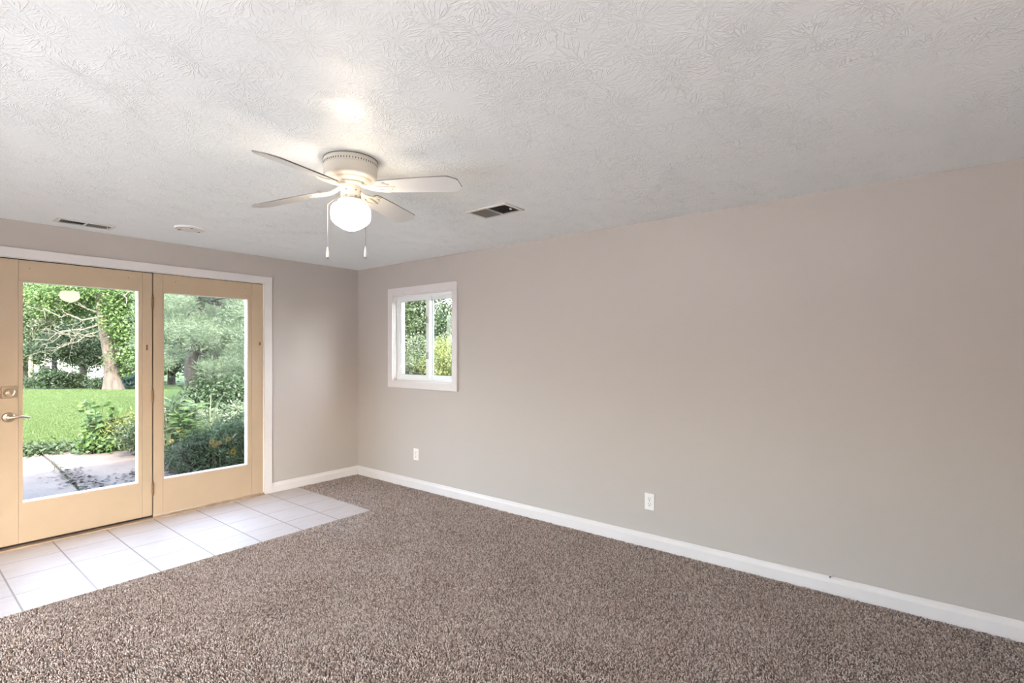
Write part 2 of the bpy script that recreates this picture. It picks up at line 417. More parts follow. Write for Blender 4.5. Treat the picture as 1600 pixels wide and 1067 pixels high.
# hinges (knuckles)
for z in (1.79, 1.02, .255):
    bm = bmesh.new()
    for k in range(3):
        z0 = z - .045 + k * .031
        lathe(bm, [(0, z0), (.0065, z0), (.0065, z0 + .028), (0, z0 + .028)], 14, -1.9655, -.004)
    lathe(bm, [(0, z + .048), (.004, z + .048), (.0055, z + .054), (.002, z + .062), (0, z + .063)], 12, -1.9655, -.004)
    lathe(bm, [(0, z - .058), (.003, z - .056), (.0055, z - .050), (.004, z - .046), (0, z - .046)], 12, -1.9655, -.004)
    box(bm, -1.973, -1.969, -.002, .003, z - .045, z + .045); box(bm, -1.962, -1.958, -.002, .003, z - .045, z + .045)
    local_to(dr, bm, M['brass'], 'hinge', smooth=True)
# deadbolt: rounded square rose, round collar, thumb turn
def rounded_plate(bm, cx, cz, wdt, hgt, r, y0, y1, arch=0):
    n = 8; pts = []
    for qx, qz, a0 in ((1, 1, 0), (-1, 1, 90), (-1, -1, 180), (1, -1, 270)):
        for i in range(n + 1):
            a = R(a0 + 90 * i / n)
            x = cx + qx * (wdt / 2 - r) + r * math.cos(a); z = cz + qz * (hgt / 2 - r) + r * math.sin(a)
            if arch and z > cz: z += arch * (1 - ((x - cx) / (wdt / 2)) ** 2)
            pts.append((x, z))
    f0 = [bm.verts.new((x, y0, z)) for x, z in pts]
    k = .9
    f1 = [bm.verts.new((cx + (x - cx) * k, y1, cz + (z - cz) * k)) for x, z in pts]
    for i in range(len(pts)):
        j2 = (i + 1) % len(pts); bm.faces.new((f0[i], f0[j2], f1[j2], f1[i]))
    bm.faces.new(f1); bm.faces.new(list(reversed(f0)))
def ylathe(bm, prof, cx, cz, seg=28):
    b2 = bmesh.new(); lathe(b2, prof, seg)
    bmesh.ops.rotate(b2, verts=b2.verts, cent=(0, 0, 0), matrix=Matrix.Rotation(R(90), 3, 'X'))
    bmesh.ops.translate(b2, verts=b2.verts, vec=(cx, 0, cz))
    me = bpy.data.meshes.new('t'); b2.to_mesh(me); b2.free(); bm.from_mesh(me); bpy.data.meshes.remove(me)
bm = bmesh.new(); rounded_plate(bm, -2.815, 1.100, .078, .084, .008, .004, -.012, .006)
bmesh.ops.recalc_face_normals(bm, faces=bm.faces)
db = local_to(dr, bm, M['nickel'], 'deadbolt', smooth=True)
bm = bmesh.new(); ylathe(bm, [(0, -.0), (.031, 0), (.031, .013), (.027, .018), (.026, .013), (.020, .012), (.018, .020), (0, .021)], -2.812, 1.096)
bmesh.ops.translate(bm, verts=bm.verts, vec=-Vector(dr.location)); obj('collar', bm, M['nickel'], db, smooth=True)
bm = boxes((-2.818, -2.806, -.042, -.018, 1.078, 1.114)); bmesh.ops.rotate(bm, verts=bm.verts, cent=(-2.812, 0, 1.096), matrix=Matrix.Rotation(R(-30), 3, 'Y'))
bmesh.ops.translate(bm, verts=bm.verts, vec=-Vector(dr.location)); obj('thumb_turn', bm, M['nickel'], db, bevel=.004, seg=3, smooth=True)
# lever handle
bm = bmesh.new(); ylathe(bm, [(0, -.004), (.034, -.004), (.034, .004), (.028, .011), (.016, .013), (.013, .03), (.013, .042), (0, .044)], -2.816, .928)
lv = local_to(dr, bm, M['nickel'], 'lever_rose', smooth=True)
bm = bmesh.new()
path = [(-2.816, -.046, .928), (-2.800, -.054, .929), (-2.778, -.058, .931), (-2.755, -.058, .930), (-2.732, -.056, .925), (-2.712, -.052, .918)]
tube(bm, path, [.012, .012, .009, .008, .007, .005], 12)
bmesh.ops.translate(bm, verts=bm.verts, vec=-Vector(dr.location)); obj('lever', bm, M['nickel'], lv, smooth=True)

# ------------------------------------------------------------------ window in right wall (horizontal slider)
def cas(name, *bs): return struct(name, boxes(*bs), M['trim'], bevel=.003)
cas('trim_window_left', (-.02, 0, -.629, -.556, 1.012, 2.042))
cas('trim_window_right', (-.02, 0, -1.576, -1.509, 1.012, 2.042))
cas('trim_window_head', (-.02, 0, -1.509, -.629, 1.968, 2.042))
cas('trim_window_sill', (-.02, 0, -1.509, -.629, 1.012, 1.082))
wd = empty('window_1', (.07, (WY0 + WY1) / 2, WZ0)); wd['kind'] = 'structure'
def wl_(name, mat, *bs, parent=None, **k):
    bm = boxes(*bs); bmesh.ops.translate(bm, verts=bm.verts, vec=-Vector(wd.location)); return obj(name, bm, mat, parent or wd, **k)
wl_('window_frame', M['vinyl'], (.035, .12, WY1 - .035, WY1, WZ0, WZ1), (.035, .12, WY0, WY0 + .035, WZ0, WZ1), (.035, .12, WY0 + .035, WY1 - .035, WZ0, WZ0 + .035), (.035, .12, WY0 + .035, WY1 - .035, WZ1 - .035, WZ1), bevel=.002)
wl_('jamb_liner', M['trim'], (0, .035, WY1 - .008, WY1, WZ0, WZ1), (0, .035, WY0, WY0 + .008, WZ0, WZ1), (0, .035, WY0 + .008, WY1 - .008, WZ0, WZ0 + .008), (0, .035, WY0 + .008, WY1 - .008, WZ1 - .008, WZ1))
ya, yb = WY1 - .035, -1.135   # fixed/left sash and its meeting stile, seen from inside
def sash(y1_, y0_, x0_, x1_, st0, st1, rail=.032):
    a, b_ = WZ0 + .035, WZ1 - .035
    s = wl_('sash', M['vinyl'], (x0_, x1_, y1_ - st1, y1_, a, b_), (x0_, x1_, y0_, y0_ + st0, a, b_), (x0_, x1_, y0_ + st0, y1_ - st1, a, a + rail), (x0_, x1_, y0_ + st0, y1_ - st1, b_ - rail, b_), bevel=.0015)
    wl_('pane', M['glass'], ((x0_ + x1_) / 2 - .002, (x0_ + x1_) / 2 + .002, y0_ + st0, y1_ - st1, a + rail, b_ - rail), parent=s)
    wl_('gasket', M['dark_gap'], (x0_ + .004, x0_ + .008, y1_ - st1 - .003, y1_ - st1, a + rail, b_ - rail), (x0_ + .004, x0_ + .008, y0_ + st0, y1_ - st1 - .003, a + rail, a + rail + .004), (x0_ + .004, x0_ + .008, y0_ + st0, y1_ - st1 - .003, b_ - rail - .004, b_ - rail), parent=s)
    return s
s1_ = sash(ya, -1.135, .042, .070, .050, .026)
s2_ = sash(-1.085, WY0 + .035, .078, .106, .026, .045)
for z in (1.70, 1.345):
    wl_('sash_lock', M['chain'], (.030, .042, -1.118, -1.100, z - .035, z + .035), parent=s1_, bevel=.003)

# plain unseen windows, added in the left and rear walls to brighten the room
def added_window(name, x0, x1, y0, y1, z0, z1):
    wdo = empty(name, ((x0 + x1) / 2, (y0 + y1) / 2, z0)); wdo['kind'] = 'structure'
    def put(nm, mat, bs):
        bm = boxes(*bs); bmesh.ops.translate(bm, verts=bm.verts, vec=-Vector(wdo.location)); obj(nm, bm, mat, wdo)
    fr_ = .04
    if x1 - x0 < y1 - y0:
        xm = (x0 + x1) / 2
        put('window_frame', M['vinyl'], [(xm - .03, xm + .03, y0, y0 + fr_, z0, z1), (xm - .03, xm + .03, y1 - fr_, y1, z0, z1), (xm - .03, xm + .03, y0 + fr_, y1 - fr_, z0, z0 + fr_), (xm - .03, xm + .03, y0 + fr_, y1 - fr_, z1 - fr_, z1)])
        put('pane', M['glass'], [(xm - .002, xm + .002, y0 + fr_, y1 - fr_, z0 + fr_, z1 - fr_)])
    else:
        ym = (y0 + y1) / 2
        put('window_frame', M['vinyl'], [(x0, x0 + fr_, ym - .03, ym + .03, z0, z1), (x1 - fr_, x1, ym - .03, ym + .03, z0, z1), (x0 + fr_, x1 - fr_, ym - .03, ym + .03, z0, z0 + fr_), (x0 + fr_, x1 - fr_, ym - .03, ym + .03, z1 - fr_, z1)])
        put('pane', M['glass'], [(x0 + fr_, x1 - fr_, ym - .002, ym + .002, z0 + fr_, z1 - fr_)])
added_window('added_window_2', XL - T, XL, -4.6, -1.7, .1, 1.5)
added_window('added_window_3', -4.5, -3.4, YR - T, YR, .6, 1.8)

# ------------------------------------------------------------------ floor covering
tiles = obj('tile_floor_area', boxes((-4.86, -.716, -1.225, 0, 0, .009)), M['tile'])
tag(tiles, 'strip of cream square ceramic tiles with brown grout along the patio doors', 'floor tiles', kind='structure'); tiles.name = 'floor_tiles'
o = obj('rear_bounce_tiles', boxes((-4.88, -.02, -7.68, -6.2, 0, .009)), M['tile']); o['kind'] = 'structure'  # unseen tiles added behind the camera to reflect sun onto the ceiling
def in_frustum(x, y, margin=.10):
    d0 = x - CAM[0]; d1 = y - CAM[1]
    z = d0 * FW[0] + d1 * FW[1]; l = d0 * RT[0] + d1 * RT[1]
    return (z > 1.55) & (np.abs(l) < z * (1.01 + .25) + margin)
sp_ = .0074
gx_, gy_ = np.meshgrid(np.arange(XL + .02, -.016, sp_), np.arange(-6.19, -.016, sp_))
gx_ = gx_.ravel(); gy_ = gy_.ravel()
gx_ = gx_ + RNG.uniform(-.0045, .0045, gx_.size); gy_ = gy_ + RNG.uniform(-.0045, .0045, gy_.size)
ok = (gx_ < -.018) & (gy_ < -.018) & ~((gx_ < -.714) & (gy_ > -1.227)) & in_frustum(gx_, gy_)
gx_, gy_ = gx_[ok], gy_[ok]; n = gx_.size
# each tuft: a leaning four-sided yarn end, wider in the middle than at the tip
lean = RNG.normal(0, .0036, (n, 2)); lean += .0022 * np.stack([np.sin(gx_ * 7 + 3 * np.sin(gy_ * 3)), np.cos(gy_ * 6 + 2 * np.sin(gx_ * 4))], 1)
hgt = RNG.uniform(.0085, .0135, n); rad = RNG.uniform(.0026, .0041, n); a0 = RNG.uniform(0, 6.28, n)
P = np.zeros((n, 7, 3))
for k in range(3):
    a = a0 + k * 2.094
    P[:, k, 0] = gx_ + rad * .8 * np.cos(a); P[:, k, 1] = gy_ + rad * .8 * np.sin(a); P[:, k, 2] = .001
    a = a + .7
    P[:, 3 + k, 0] = gx_ + lean[:, 0] * .6 + rad * np.cos(a); P[:, 3 + k, 1] = gy_ + lean[:, 1] * .6 + rad * np.sin(a); P[:, 3 + k, 2] = .001 + hgt * .72
P[:, 6, 0] = gx_ + lean[:, 0]; P[:, 6, 1] = gy_ + lean[:, 1]; P[:, 6, 2] = .001 + hgt
np.clip(P[:, :, 0], None, -.0145, out=P[:, :, 0]); np.clip(P[:, :, 1], None, -.0145, out=P[:, :, 1])
tris = np.array([(0, 1, 4), (0, 4, 3), (1, 2, 5), (1, 5, 4), (2, 0, 3), (2, 3, 5), (3, 4, 6), (4, 5, 6), (5, 3, 6)])
def raw_mesh(name, verts, faces):
    me = bpy.data.meshes.new(name)
    k = faces.shape[1]
    me.vertices.add(len(verts)); me.vertices.foreach_set('co', verts.astype(np.float32).ravel())
    me.loops.add(faces.size); me.loops.foreach_set('vertex_index', faces.astype(np.int32).ravel())
    me.polygons.add(len(faces)); me.polygons.foreach_set('loop_start', (np.arange(len(faces)) * k).astype(np.int32))
    me.update(calc_edges=True); return me
fc = (tris[None] + (np.arange(n) * 7)[:, None, None]).reshape(-1, 3)
carpet = link('carpet', raw_mesh('carpet', P.reshape(-1, 3), fc), M['carpet'])
tag(carpet, 'brown and beige flecked cut pile carpet covering most of the floor', 'carpet', kind='stuff')

# ------------------------------------------------------------------ ceiling fan
FX, FY = -1.965, -2.790
fan = empty('ceiling_fan', (FX, FY, H)); tag(fan, 'white four-blade ceiling fan with a lit globe and two pull chains', 'ceiling fan')
bm = lathe(bmesh.new(), [(0, 0), (.122, 0), (.122, -.003), (.124, -.004), (.124, -.030), (.1255, -.031), (.1255, -.034), (.124, -.035), (.124, -.074), (.120, -.084), (.112, -.090), (.098, -.094), (.094, -.100), (.080, -.108), (.0, -.108)], 72)
hous = obj('motor_housing', bm, M['fan'], fan, smooth=True)
bm = bmesh.new()
for i in range(60):
    a = 2 * math.pi * i / 60; c_, s_ = math.cos(a), math.sin(a)
    b2 = boxes((.1225, .1249, -.0016, .0016, -.029, -.021)); bmesh.ops.rotate(b2, verts=b2.verts, cent=(0, 0, 0), matrix=Matrix.Rotation(a, 3, 'Z'))
    me = bpy.data.meshes.new('t'); b2.to_mesh(me); b2.free(); bm.from_mesh(me); bpy.data.meshes.remove(me)
so_ = obj('vent_slots', bm, M['slot'], hous)
bm = lathe(bmesh.new(), [(.118, -.0005), (.1262, -.0005), (.1262, -.0035), (.118, -.0035)], 72); obj('canopy_rim', bm, M['blade_edge'], hous)
# hub between motor and light kit
bm = lathe(bmesh.new(), [(0, -.108), (.062, -.108), (.064, -.114), (.060, -.120), (.048, -.124), (.046, -.186), (.042, -.192), (0, -.192)], 40)
obj('switch_housing', bm, M['fan'], fan, smooth=True)
for a in (-150, -95, -60, -20, 60):
    for zz in (-.150, -.178):
        b2 = bmesh.new(); lathe(b2, [(0, 0), (.0028, 0), (.0028, .004), (0, .005)], 10)
        bmesh.ops.rotate(b2, verts=b2.verts, cent=(0, 0, 0), matrix=Matrix.Rotation(R(90), 3, 'Y')); bmesh.ops.translate(b2, verts=b2.verts, vec=(.045, 0, zz))
        bmesh.ops.rotate(b2, verts=b2.verts, cent=(0, 0, 0), matrix=Matrix.Rotation(R(a), 3, 'Z'))
        obj('set_screw', b2, M['brass'], fan)
bm = lathe(bmesh.new(), [(0, -.186), (.050, -.186), (.060, -.192), (.061, -.204), (.057, -.206), (0, -.206)], 48)
fit = obj('globe_fitter', bm, M['fan'], fan, smooth=True)
prof = [(.046, -.200), (.056, -.205), (.070, -.210), (.084, -.219), (.0905, -.230), (.0925, -.244), (.0925, -.266), (.091, -.280), (.086, -.292), (.074, -.304), (.058, -.315), (.040, -.326), (.020, -.334), (0, -.336)]
obj('glass_globe', lathe(bmesh.new(), prof, 56), M['globe'], fan, smooth=True)
# blades
SR = .125; BR = .560
def blade_mesh(pitch):
    # outline in (r, s), ogee-clipped tip
    up_ = [(.155, .046), (.19, .052), (.30, .059), (.42, .064), (.505, .066), (.522, .064), (.535, .056), (.545, .046), (.556, .040), (.560, .030)]
    out = up_ + [(r, -s) for r, s in reversed(up_)]
    bm = bmesh.new()
    th = .0055
    top = [bm.verts.new((r, s, th / 2)) for r, s in out]; bot = [bm.verts.new((r, s, -th / 2)) for r, s in out]
    f = bm.faces.new(top); f2 = bm.faces.new(list(reversed(bot)))
    for i in range(len(out)):
        j2 = (i + 1) % len(out); q = bm.faces.new((bot[i], bot[j2], top[j2], top[i])); q.material_index = 1
    bmesh.ops.recalc_face_normals(bm, faces=bm.faces)
    return bm
PITCH = R(-12); BZ = -.128
for k, (ang, droop) in enumerate(((-66.5, .052), (21, .036), (111.5, .085), (-160, .07))):
    a = R(ang)
    def place(bm):
        bmesh.ops.rotate(bm, verts=bm.verts, cent=(0, 0, 0), matrix=Matrix.Rotation(R((-12, -12, -12.5, -15.5)[k]), 3, 'X'))
        bmesh.ops.rotate(bm, verts=bm.verts, cent=(0, 0, 0), matrix=Matrix.Rotation(droop, 3, 'Y'))
        bmesh.ops.translate(bm, verts=bm.verts, vec=(0, 0, BZ))
        bmesh.ops.rotate(bm, verts=bm.verts, cent=(0, 0, 0), matrix=Matrix.Rotation(a, 3, 'Z'))
        return bm
    bl = obj('blade', place(blade_mesh(0)), [M['blade'], M['blade_edge']], fan)
    # ornate blade iron: two curved arms and a leaf plate under the blade root
    bm = bmesh.new()
    tube(bm, [(.052, 0, .010), (.085, .0, .000), (.115, .012, -.008), (.150, .026, -.007), (.185, .030, -.006), (.215, .018, -.006)], [.009, .009, .007, .006, .006, .003], 10)
    tube(bm, [(.052, 0, .010), (.085, .0, .000), (.115, -.012, -.008), (.150, -.026, -.007), (.185, -.030, -.006), (.215, -.018, -.006)], [.009, .009, .007, .006, .006, .003], 10)
    tube(bm, [(.120, 0, -.007), (.160, 0, -.008), (.205, 0, -.007), (.235, 0, -.006)], [.007, .008, .006, .002], 10)
    tube(bm, [(.150, .026, -.007), (.168, .040, -.006), (.190, .044, -.005), (.2, .036, -.005)], [.005, .005, .004, .002], 8)
    tube(bm, [(.150, -.026, -.007), (.168, -.040, -.006), (.190, -.044, -.005), (.2, -.036, -.005)], [.005, .005, .004, .002], 8)
    obj('blade_iron', place(bm), M['fan'], fan, smooth=True)
# pull chains with wooden-style fobs; positions to camera-left and right of the globe
rt = Vector(RT); fwv = Vector(FW)
for sgn, zl, dep in ((-1, -.425, .015), (1, -.423, .0)):
    p0 = rt * (.050 * sgn) + Vector((0, 0, -.168)) - fwv * .01
    p1 = rt * (.092 * sgn if sgn < 0 else .080) + Vector((0, 0, -.232)) - fwv * .045
    p1 = rt * (-.0935 if sgn < 0 else .086) + Vector((0, 0, -.226)) - fwv * .052
    p2 = Vector((p1.x, p1.y, zl))
    bm = bmesh.new(); tube(bm, [p0, p1, p2], .0012, 6)
    ch = obj('pull_chain', bm, M['chain'], fan)
    bm = lathe(bmesh.new(), [(0, 0), (.003, -.001), (.0045, -.010), (.0075, -.030), (.0078, -.042), (.006, -.050), (0, -.053)], 16, p2.x, p2.y)
    bmesh.ops.translate(bm, verts=bm.verts, vec=(0, 0, zl)); obj('fob', bm, M['plate'], ch, smooth=True)
    bm = lathe(bmesh.new(), [(0, -.0490), (.0064, -.0490), (.006, -.054), (.003, -.056), (0, -.056)], 16, p2.x, p2.y)
    bmesh.ops.translate(bm, verts=bm.verts, vec=(0, 0, zl)); obj('fob_cap', bm, M['blade_edge'], ch, smooth=True)

# ------------------------------------------------------------------ ceiling registers
def register(name, cx, cy, rz, L, W, label, swap, lever=1):
    r = empty(name, (cx, cy, H), rz); tag(r, label, 'air vent')
    bm = bmesh.new(); e = .022
    for b_ in ((-L / 2, L / 2, -W / 2, -W / 2 + e, -.007, 0), (-L / 2, L / 2, W / 2 - e, W / 2, -.007, 0), (-L / 2, -L / 2 + e, -W / 2 + e, W / 2 - e, -.007, 0), (L / 2 - e, L / 2, -W / 2 + e, W / 2 - e, -.007, 0)): box(bm, *b_)
    obj('vent_frame', bm, M['vent'], r, bevel=.002)
    obj('duct', boxes((-L / 2 + e, L / 2 - e, -W / 2 + e, W / 2 - e, -.0006, 0)), M['duct'], r)
    obj('center_bar', boxes((-.004, .004, -W / 2 + e, W / 2 - e, -.008, -.001)), M['vent'], r)
    n_ = 9
    for half in (-1, 1):
        bm = bmesh.new()
        for i in range(n_):
            x = half * (.010 + (L / 2 - e - .016) * (i + .5) / n_)
            b2 = boxes((-.0062, .0062, -W / 2 + e, W / 2 - e, -.0004, .0004))
            bmesh.ops.rotate(b2, verts=b2.verts, cent=(0, 0, 0), matrix=Matrix.Rotation(R(38 * half * swap), 3, 'Y'))
            bmesh.ops.translate(b2, verts=b2.verts, vec=(x, 0, -.0050))
            me = bpy.data.meshes.new('t'); b2.to_mesh(me); b2.free(); bm.from_mesh(me); bpy.data.meshes.remove(me)
        obj('louvers', bm, M['louver'], r)
    obj('damper_lever', boxes((lever * (L / 2 - e - .016) - .004, lever * (L / 2 - e - .016) + .004, -.012, .004, -.016, -.004)), M['vent'], r, bevel=.002)
    return r
register('ceiling_vent', -2.452, -.262, 0, .325, .150, 'white ceiling air vent above the patio doors, near the door wall', 1)
register('ceiling_vent', -.880, -2.775, R(90), .335, .200, 'white ceiling air vent between the fan and the right wall', 1, -1)

# round disc on the ceiling
sdv = empty('ceiling_detector', (-1.935, -.70, H)); tag(sdv, 'flat round white detector disc on the ceiling left of the fan', 'detector')
obj('disc', lathe(bmesh.new(), [(0, 0), (.098, 0), (.098, -.006), (.092, -.012), (.060, -.014), (.056, -.011), (.05, -.011), (.046, -.016), (0, -.018)], 56), M['plate'], sdv, smooth=True)
for a in (20, 140, 260):
    p = (math.cos(R(a)) * .072, math.sin(R(a)) * .072)
    bm = lathe(bmesh.new(), [(0, -.012), (.009, -.012), (.009, -.0165), (0, -.0175)], 16, *p); obj('knob', bm, M['blade_edge'], sdv)

# ------------------------------------------------------------------ outlets on the right wall
def outlet(y, z, label):
    o = empty('wall_outlet', (0, y, z)); tag(o, label, 'wall outlet', 'duplex outlets on the right wall')
    bm = boxes((-.006, 0, -.036, .036, -.058, .058)); obj('cover_plate', bm, M['plate'], o, bevel=.0025)
    for s in (-1, 1):
        cz = s * .0195
        bm = bmesh.new(); n_ = 20
        pts = []
        for i in range(n_):
            a = 2 * math.pi * i / n_; pts.append((max(-.0165, min(.0165, .019 * math.cos(a))), cz + max(-.0135, min(.0135, .0165 * math.sin(a)))))
        f0 = [bm.verts.new((-.006, yy, zz)) for yy, zz in pts]; f1 = [bm.verts.new((-.0085, yy, zz)) for yy, zz in pts]
        bm.faces.new(f1)
        for i in range(n_): bm.faces.new((f0[i], f0[(i + 1) % n_], f1[(i + 1) % n_], f1[i]))
        bmesh.ops.recalc_face_normals(bm, faces=bm.faces)
        rc = obj('receptacle', bm, M['plate'], o)
        bm = boxes((-.0092, -.008, .0052, .0078, cz - .001, cz + .0085), (-.0092, -.008, -.0078, -.0052, cz, cz + .0075), (-.0092, -.008, -.003, .003, cz - .0105, cz - .0055))
        obj('slots', bm, M['slot'], rc)
    bm = bmesh.new(); lathe(bm, [(0, 0), (.003, 0), (.0025, .001), (0, .0015)], 12); bmesh.ops.rotate(bm, verts=bm.verts, cent=(0, 0, 0), matrix=Matrix.Rotation(R(-90), 3, 'Y')); bmesh.ops.translate(bm, verts=bm.verts, vec=(-.006, 0, 0))
    obj('screw', bm, M['chain'], o)
outlet(-.988, .352, 'white wall outlet below the small window')
outlet(-3.456, .330, 'white wall outlet right of the window, near the middle of the long wall')
# coax stub just above the baseboard
cx_ = empty('coax_cable_stub', (0, -4.542, .108)); tag(cx_, 'short metal cable stub poking out of the wall just above the baseboard', 'cable')
bm = bmesh.new(); tube(bm, [(0, 0, .002), (-.012, 0, .002), (-.020, .002, 0)], .0035, 10); obj('cable', bm, M['plate'], cx_)
bm = bmesh.new(); tube(bm, [(-.019, .002, 0), (-.030, .004, -.002)], .0052, 6); obj('connector', bm, M['blade_edge'], cx_)

# ================================================================== outside
def unit(v): return v / np.maximum(np.linalg.norm(v, axis=-1, keepdims=True), 1e-9)
def leaf_verts(C_, D_, N_, L_, W_):
    """diamond leaves, slightly folded: base, left, tip, right"""
    S_ = unit(np.cross(D_, N_)); n = len(C_)
    V = np.zeros((n, 4, 3)); L_ = np.asarray(L_).reshape(-1, 1); W_ = np.asarray(W_).reshape(-1, 1)
    V[:, 0] = C_ - D_ * L_ * .5; V[:, 2] = C_ + D_ * L_ * .5
    V[:, 1] = C_ + S_ * W_ * .5 + N_ * W_ * .18 - D_ * L_ * .05; V[:, 3] = C_ - S_ * W_ * .5 + N_ * W_ * .18 - D_ * L_ * .05
    return V
def leaf_obj(name, V, mat, parent):
    n = len(V); F_ = (np.array([[0, 1, 2], [0, 2, 3]])[None] + (np.arange(n) * 4)[:, None, None]).reshape(-1, 3)
    loc = np.array(parent.location) if parent is not None else 0
    return link(name, raw_mesh(name, V.reshape(-1, 3) - loc, F_), M[mat], parent)
def cloud(blobs, n, cl_n, cl_r, rng, shell=.5):
    """points in ellipsoids, gathered in clusters near their surface. blobs: (centre, radii)"""
    vol = np.array([r[0] * r[1] * r[2] for c, r in blobs]) ** .67; vol /= vol.sum()
    idx = rng.choice(len(blobs), cl_n, p=vol)
    d = unit(rng.normal(size=(cl_n, 3))); rr = shell + (1 - shell) * rng.random((cl_n, 1)) ** .6
    cc = np.array([blobs[i][0] for i in idx]) + d * rr * np.array([blobs[i][1] for i in idx])
    k = rng.integers(0, cl_n, n)
    off = rng.normal(size=(n, 3)) * cl_r; off[:, 2] *= .7
    return cc[k] + off, unit(off + d[k] * cl_r * .8 + [0, 0, cl_r * .3])
def leaves(name, blobs, n, size, mat, parent, cl_n=80, cl_r=.3, seed=0, shell=.5, zmin=None, aspect=.5):
    rng = np.random.default_rng(seed)
    P_, out = cloud(blobs, n, cl_n, cl_r, rng, shell)
    if zmin is not None:
        k = P_[:, 2] > zmin; P_, out = P_[k], out[k]; n = len(P_)
    D_ = unit(rng.normal(size=(n, 3)) + out * .5 - [0, 0, .4]); N_ = unit(rng.normal(size=(n, 3)) * .8 + out + [0, 0, .6])
    N_ = unit(N_ - D_ * (N_ * D_).sum(1, keepdims=True))
    s = size * rng.uniform(.6, 1.3, n)
    return leaf_obj(name, leaf_verts(P_, D_, N_, s, s * aspect), mat, parent)
def needles(name, blobs, n, length, mat, parent, cl_n=200, cl_r=.1, seed=0, shell=.4, width=.012):
    rng = np.random.default_rng(seed)
    P_, out = cloud(blobs, n, cl_n, cl_r, rng, shell)
    D_ = unit(out + rng.normal(size=(n, 3)) * .35 + [0, 0, .25]); N_ = unit(rng.normal(size=(n, 3))); N_ = unit(N_ - D_ * (N_ * D_).sum(1, keepdims=True))
    s = length * rng.uniform(.7, 1.2, n)
    return leaf_obj(name, leaf_verts(P_ + D_ * s[:, None] * .3, D_, N_, s, np.full(n, width)), mat, parent)
def limb(name, paths, mat, parent, seg=8):
    bm = bmesh.new(); loc = Vector(parent.location)
    for pts, rad in paths: tube(bm, [Vector(p) - loc for p in pts], rad, seg)
    return obj(name, bm, M[mat], parent, smooth=True)
def wander(p, q, n, amp, rng):
    p, q = np.array(p, float), np.array(q, float); L_ = np.linalg.norm(q - p)
    out = [p + (q - p) * i / n for i in range(n + 1)]
    for i in range(1, n): out[i] = out[i] + rng.normal(size=3) * amp * L_
    return out
def blob(px, py, depth, rx, ry, rd):
    """ellipsoid given by its centre and half sizes in metres"""
    return (at(px, py, depth), (max(rx, rd * .9), rd, ry))

# ground
def ground_strip(name, mat, d0, d1, x0, x1, kind=None):
    pass
bm = bmesh.new()
gp = []
for d in (.5, 19, 30, 45, 70, 120):
    row = []
    for l in (-90, -30, 0, 30, 90):
        p = CAM + FW * d + RT * l
        row.append(bm.verts.new((p[0], p[1], ground_z(min(d, 70)) - .03)))
    gp.append(row)
for a, b_ in zip(gp, gp[1:]):
    for i in range(4): bm.faces.new((a[i], a[i + 1], b_[i + 1], b_[i]))
bmesh.ops.delete(bm, geom=[f for f in bm.faces if False], context='FACES')
lawn = obj('lawn_ground', bm, M['lawn']); tag(lawn, 'sunlit green lawn behind the patio', 'lawn', kind='structure')
bm = bmesh.new()
lw = 60
v = [bm.verts.new(p) for p in ((.2, -lw, -.14), (lw, -lw, -.14), (lw, -.2, -.14), (.2, -.2, -.14))]; bm.faces.new(v)
o = obj('yard_ground', bm, M['lawn']); tag(o, kind='structure')
bm = bmesh.new(); v = [bm.verts.new(p) for p in ((-26, -26, -.13), (.2, -26, -.13), (.2, -.2, -.13), (-26, -.2, -.13))]; bm.faces.new(v)
o = obj('bounce_ground', bm, M['bounce_concrete']); tag(o, kind='structure')  # unseen pale ground, added to bounce sunlight up to the ceiling
# patio slabs: edge of the concrete runs at about three metres from the doors
def patio_slab(pts, name='patio_slab'):
    bm = bmesh.new()
    top = [bm.verts.new((x, y, -.055)) for x, y in pts]; bot = [bm.verts.new((x, y, -.16)) for x, y in pts]
    bm.faces.new(top); bm.faces.new(list(reversed(bot)))
    for i in range(len(pts)): bm.faces.new((top[i], bot[i], bot[(i + 1) % len(pts)], top[(i + 1) % len(pts)]))
    bmesh.ops.recalc_face_normals(bm, faces=bm.faces)
    o = obj(name, bm, M['concrete']); o['kind'] = 'structure'; return o
patio_slab([(-9, .2), (-2.20, .2), (-2.13, 1.07), (-2.03, 2.7), (-1.97, 3.9), (-1.95, 4.72), (-9, 4.85)])
patio_slab([(-2.17, .2), (-1.30, .2), (-1.0, 1.9), (-.72, 2.7), (-.85, 4.3), (-1.92, 4.72), (-1.94, 3.9), (-2.0, 2.7), (-2.10, 1.07)])
bs_ = patio_slab([(-1.3, .2), (6, .2), (6, 7.0), (.3, 6.2), (-.95, 4.5), (-.8, 2.7), (-1.05, 1.9)], 'bed_soil'); bs_.location.z = -.02; bs_.data.materials[0] = M['soil']
# foundation step outside the threshold
struct('trim_stoop', boxes((-3.1, -.9, T, .22, -.14, -.01)), M['concrete'])
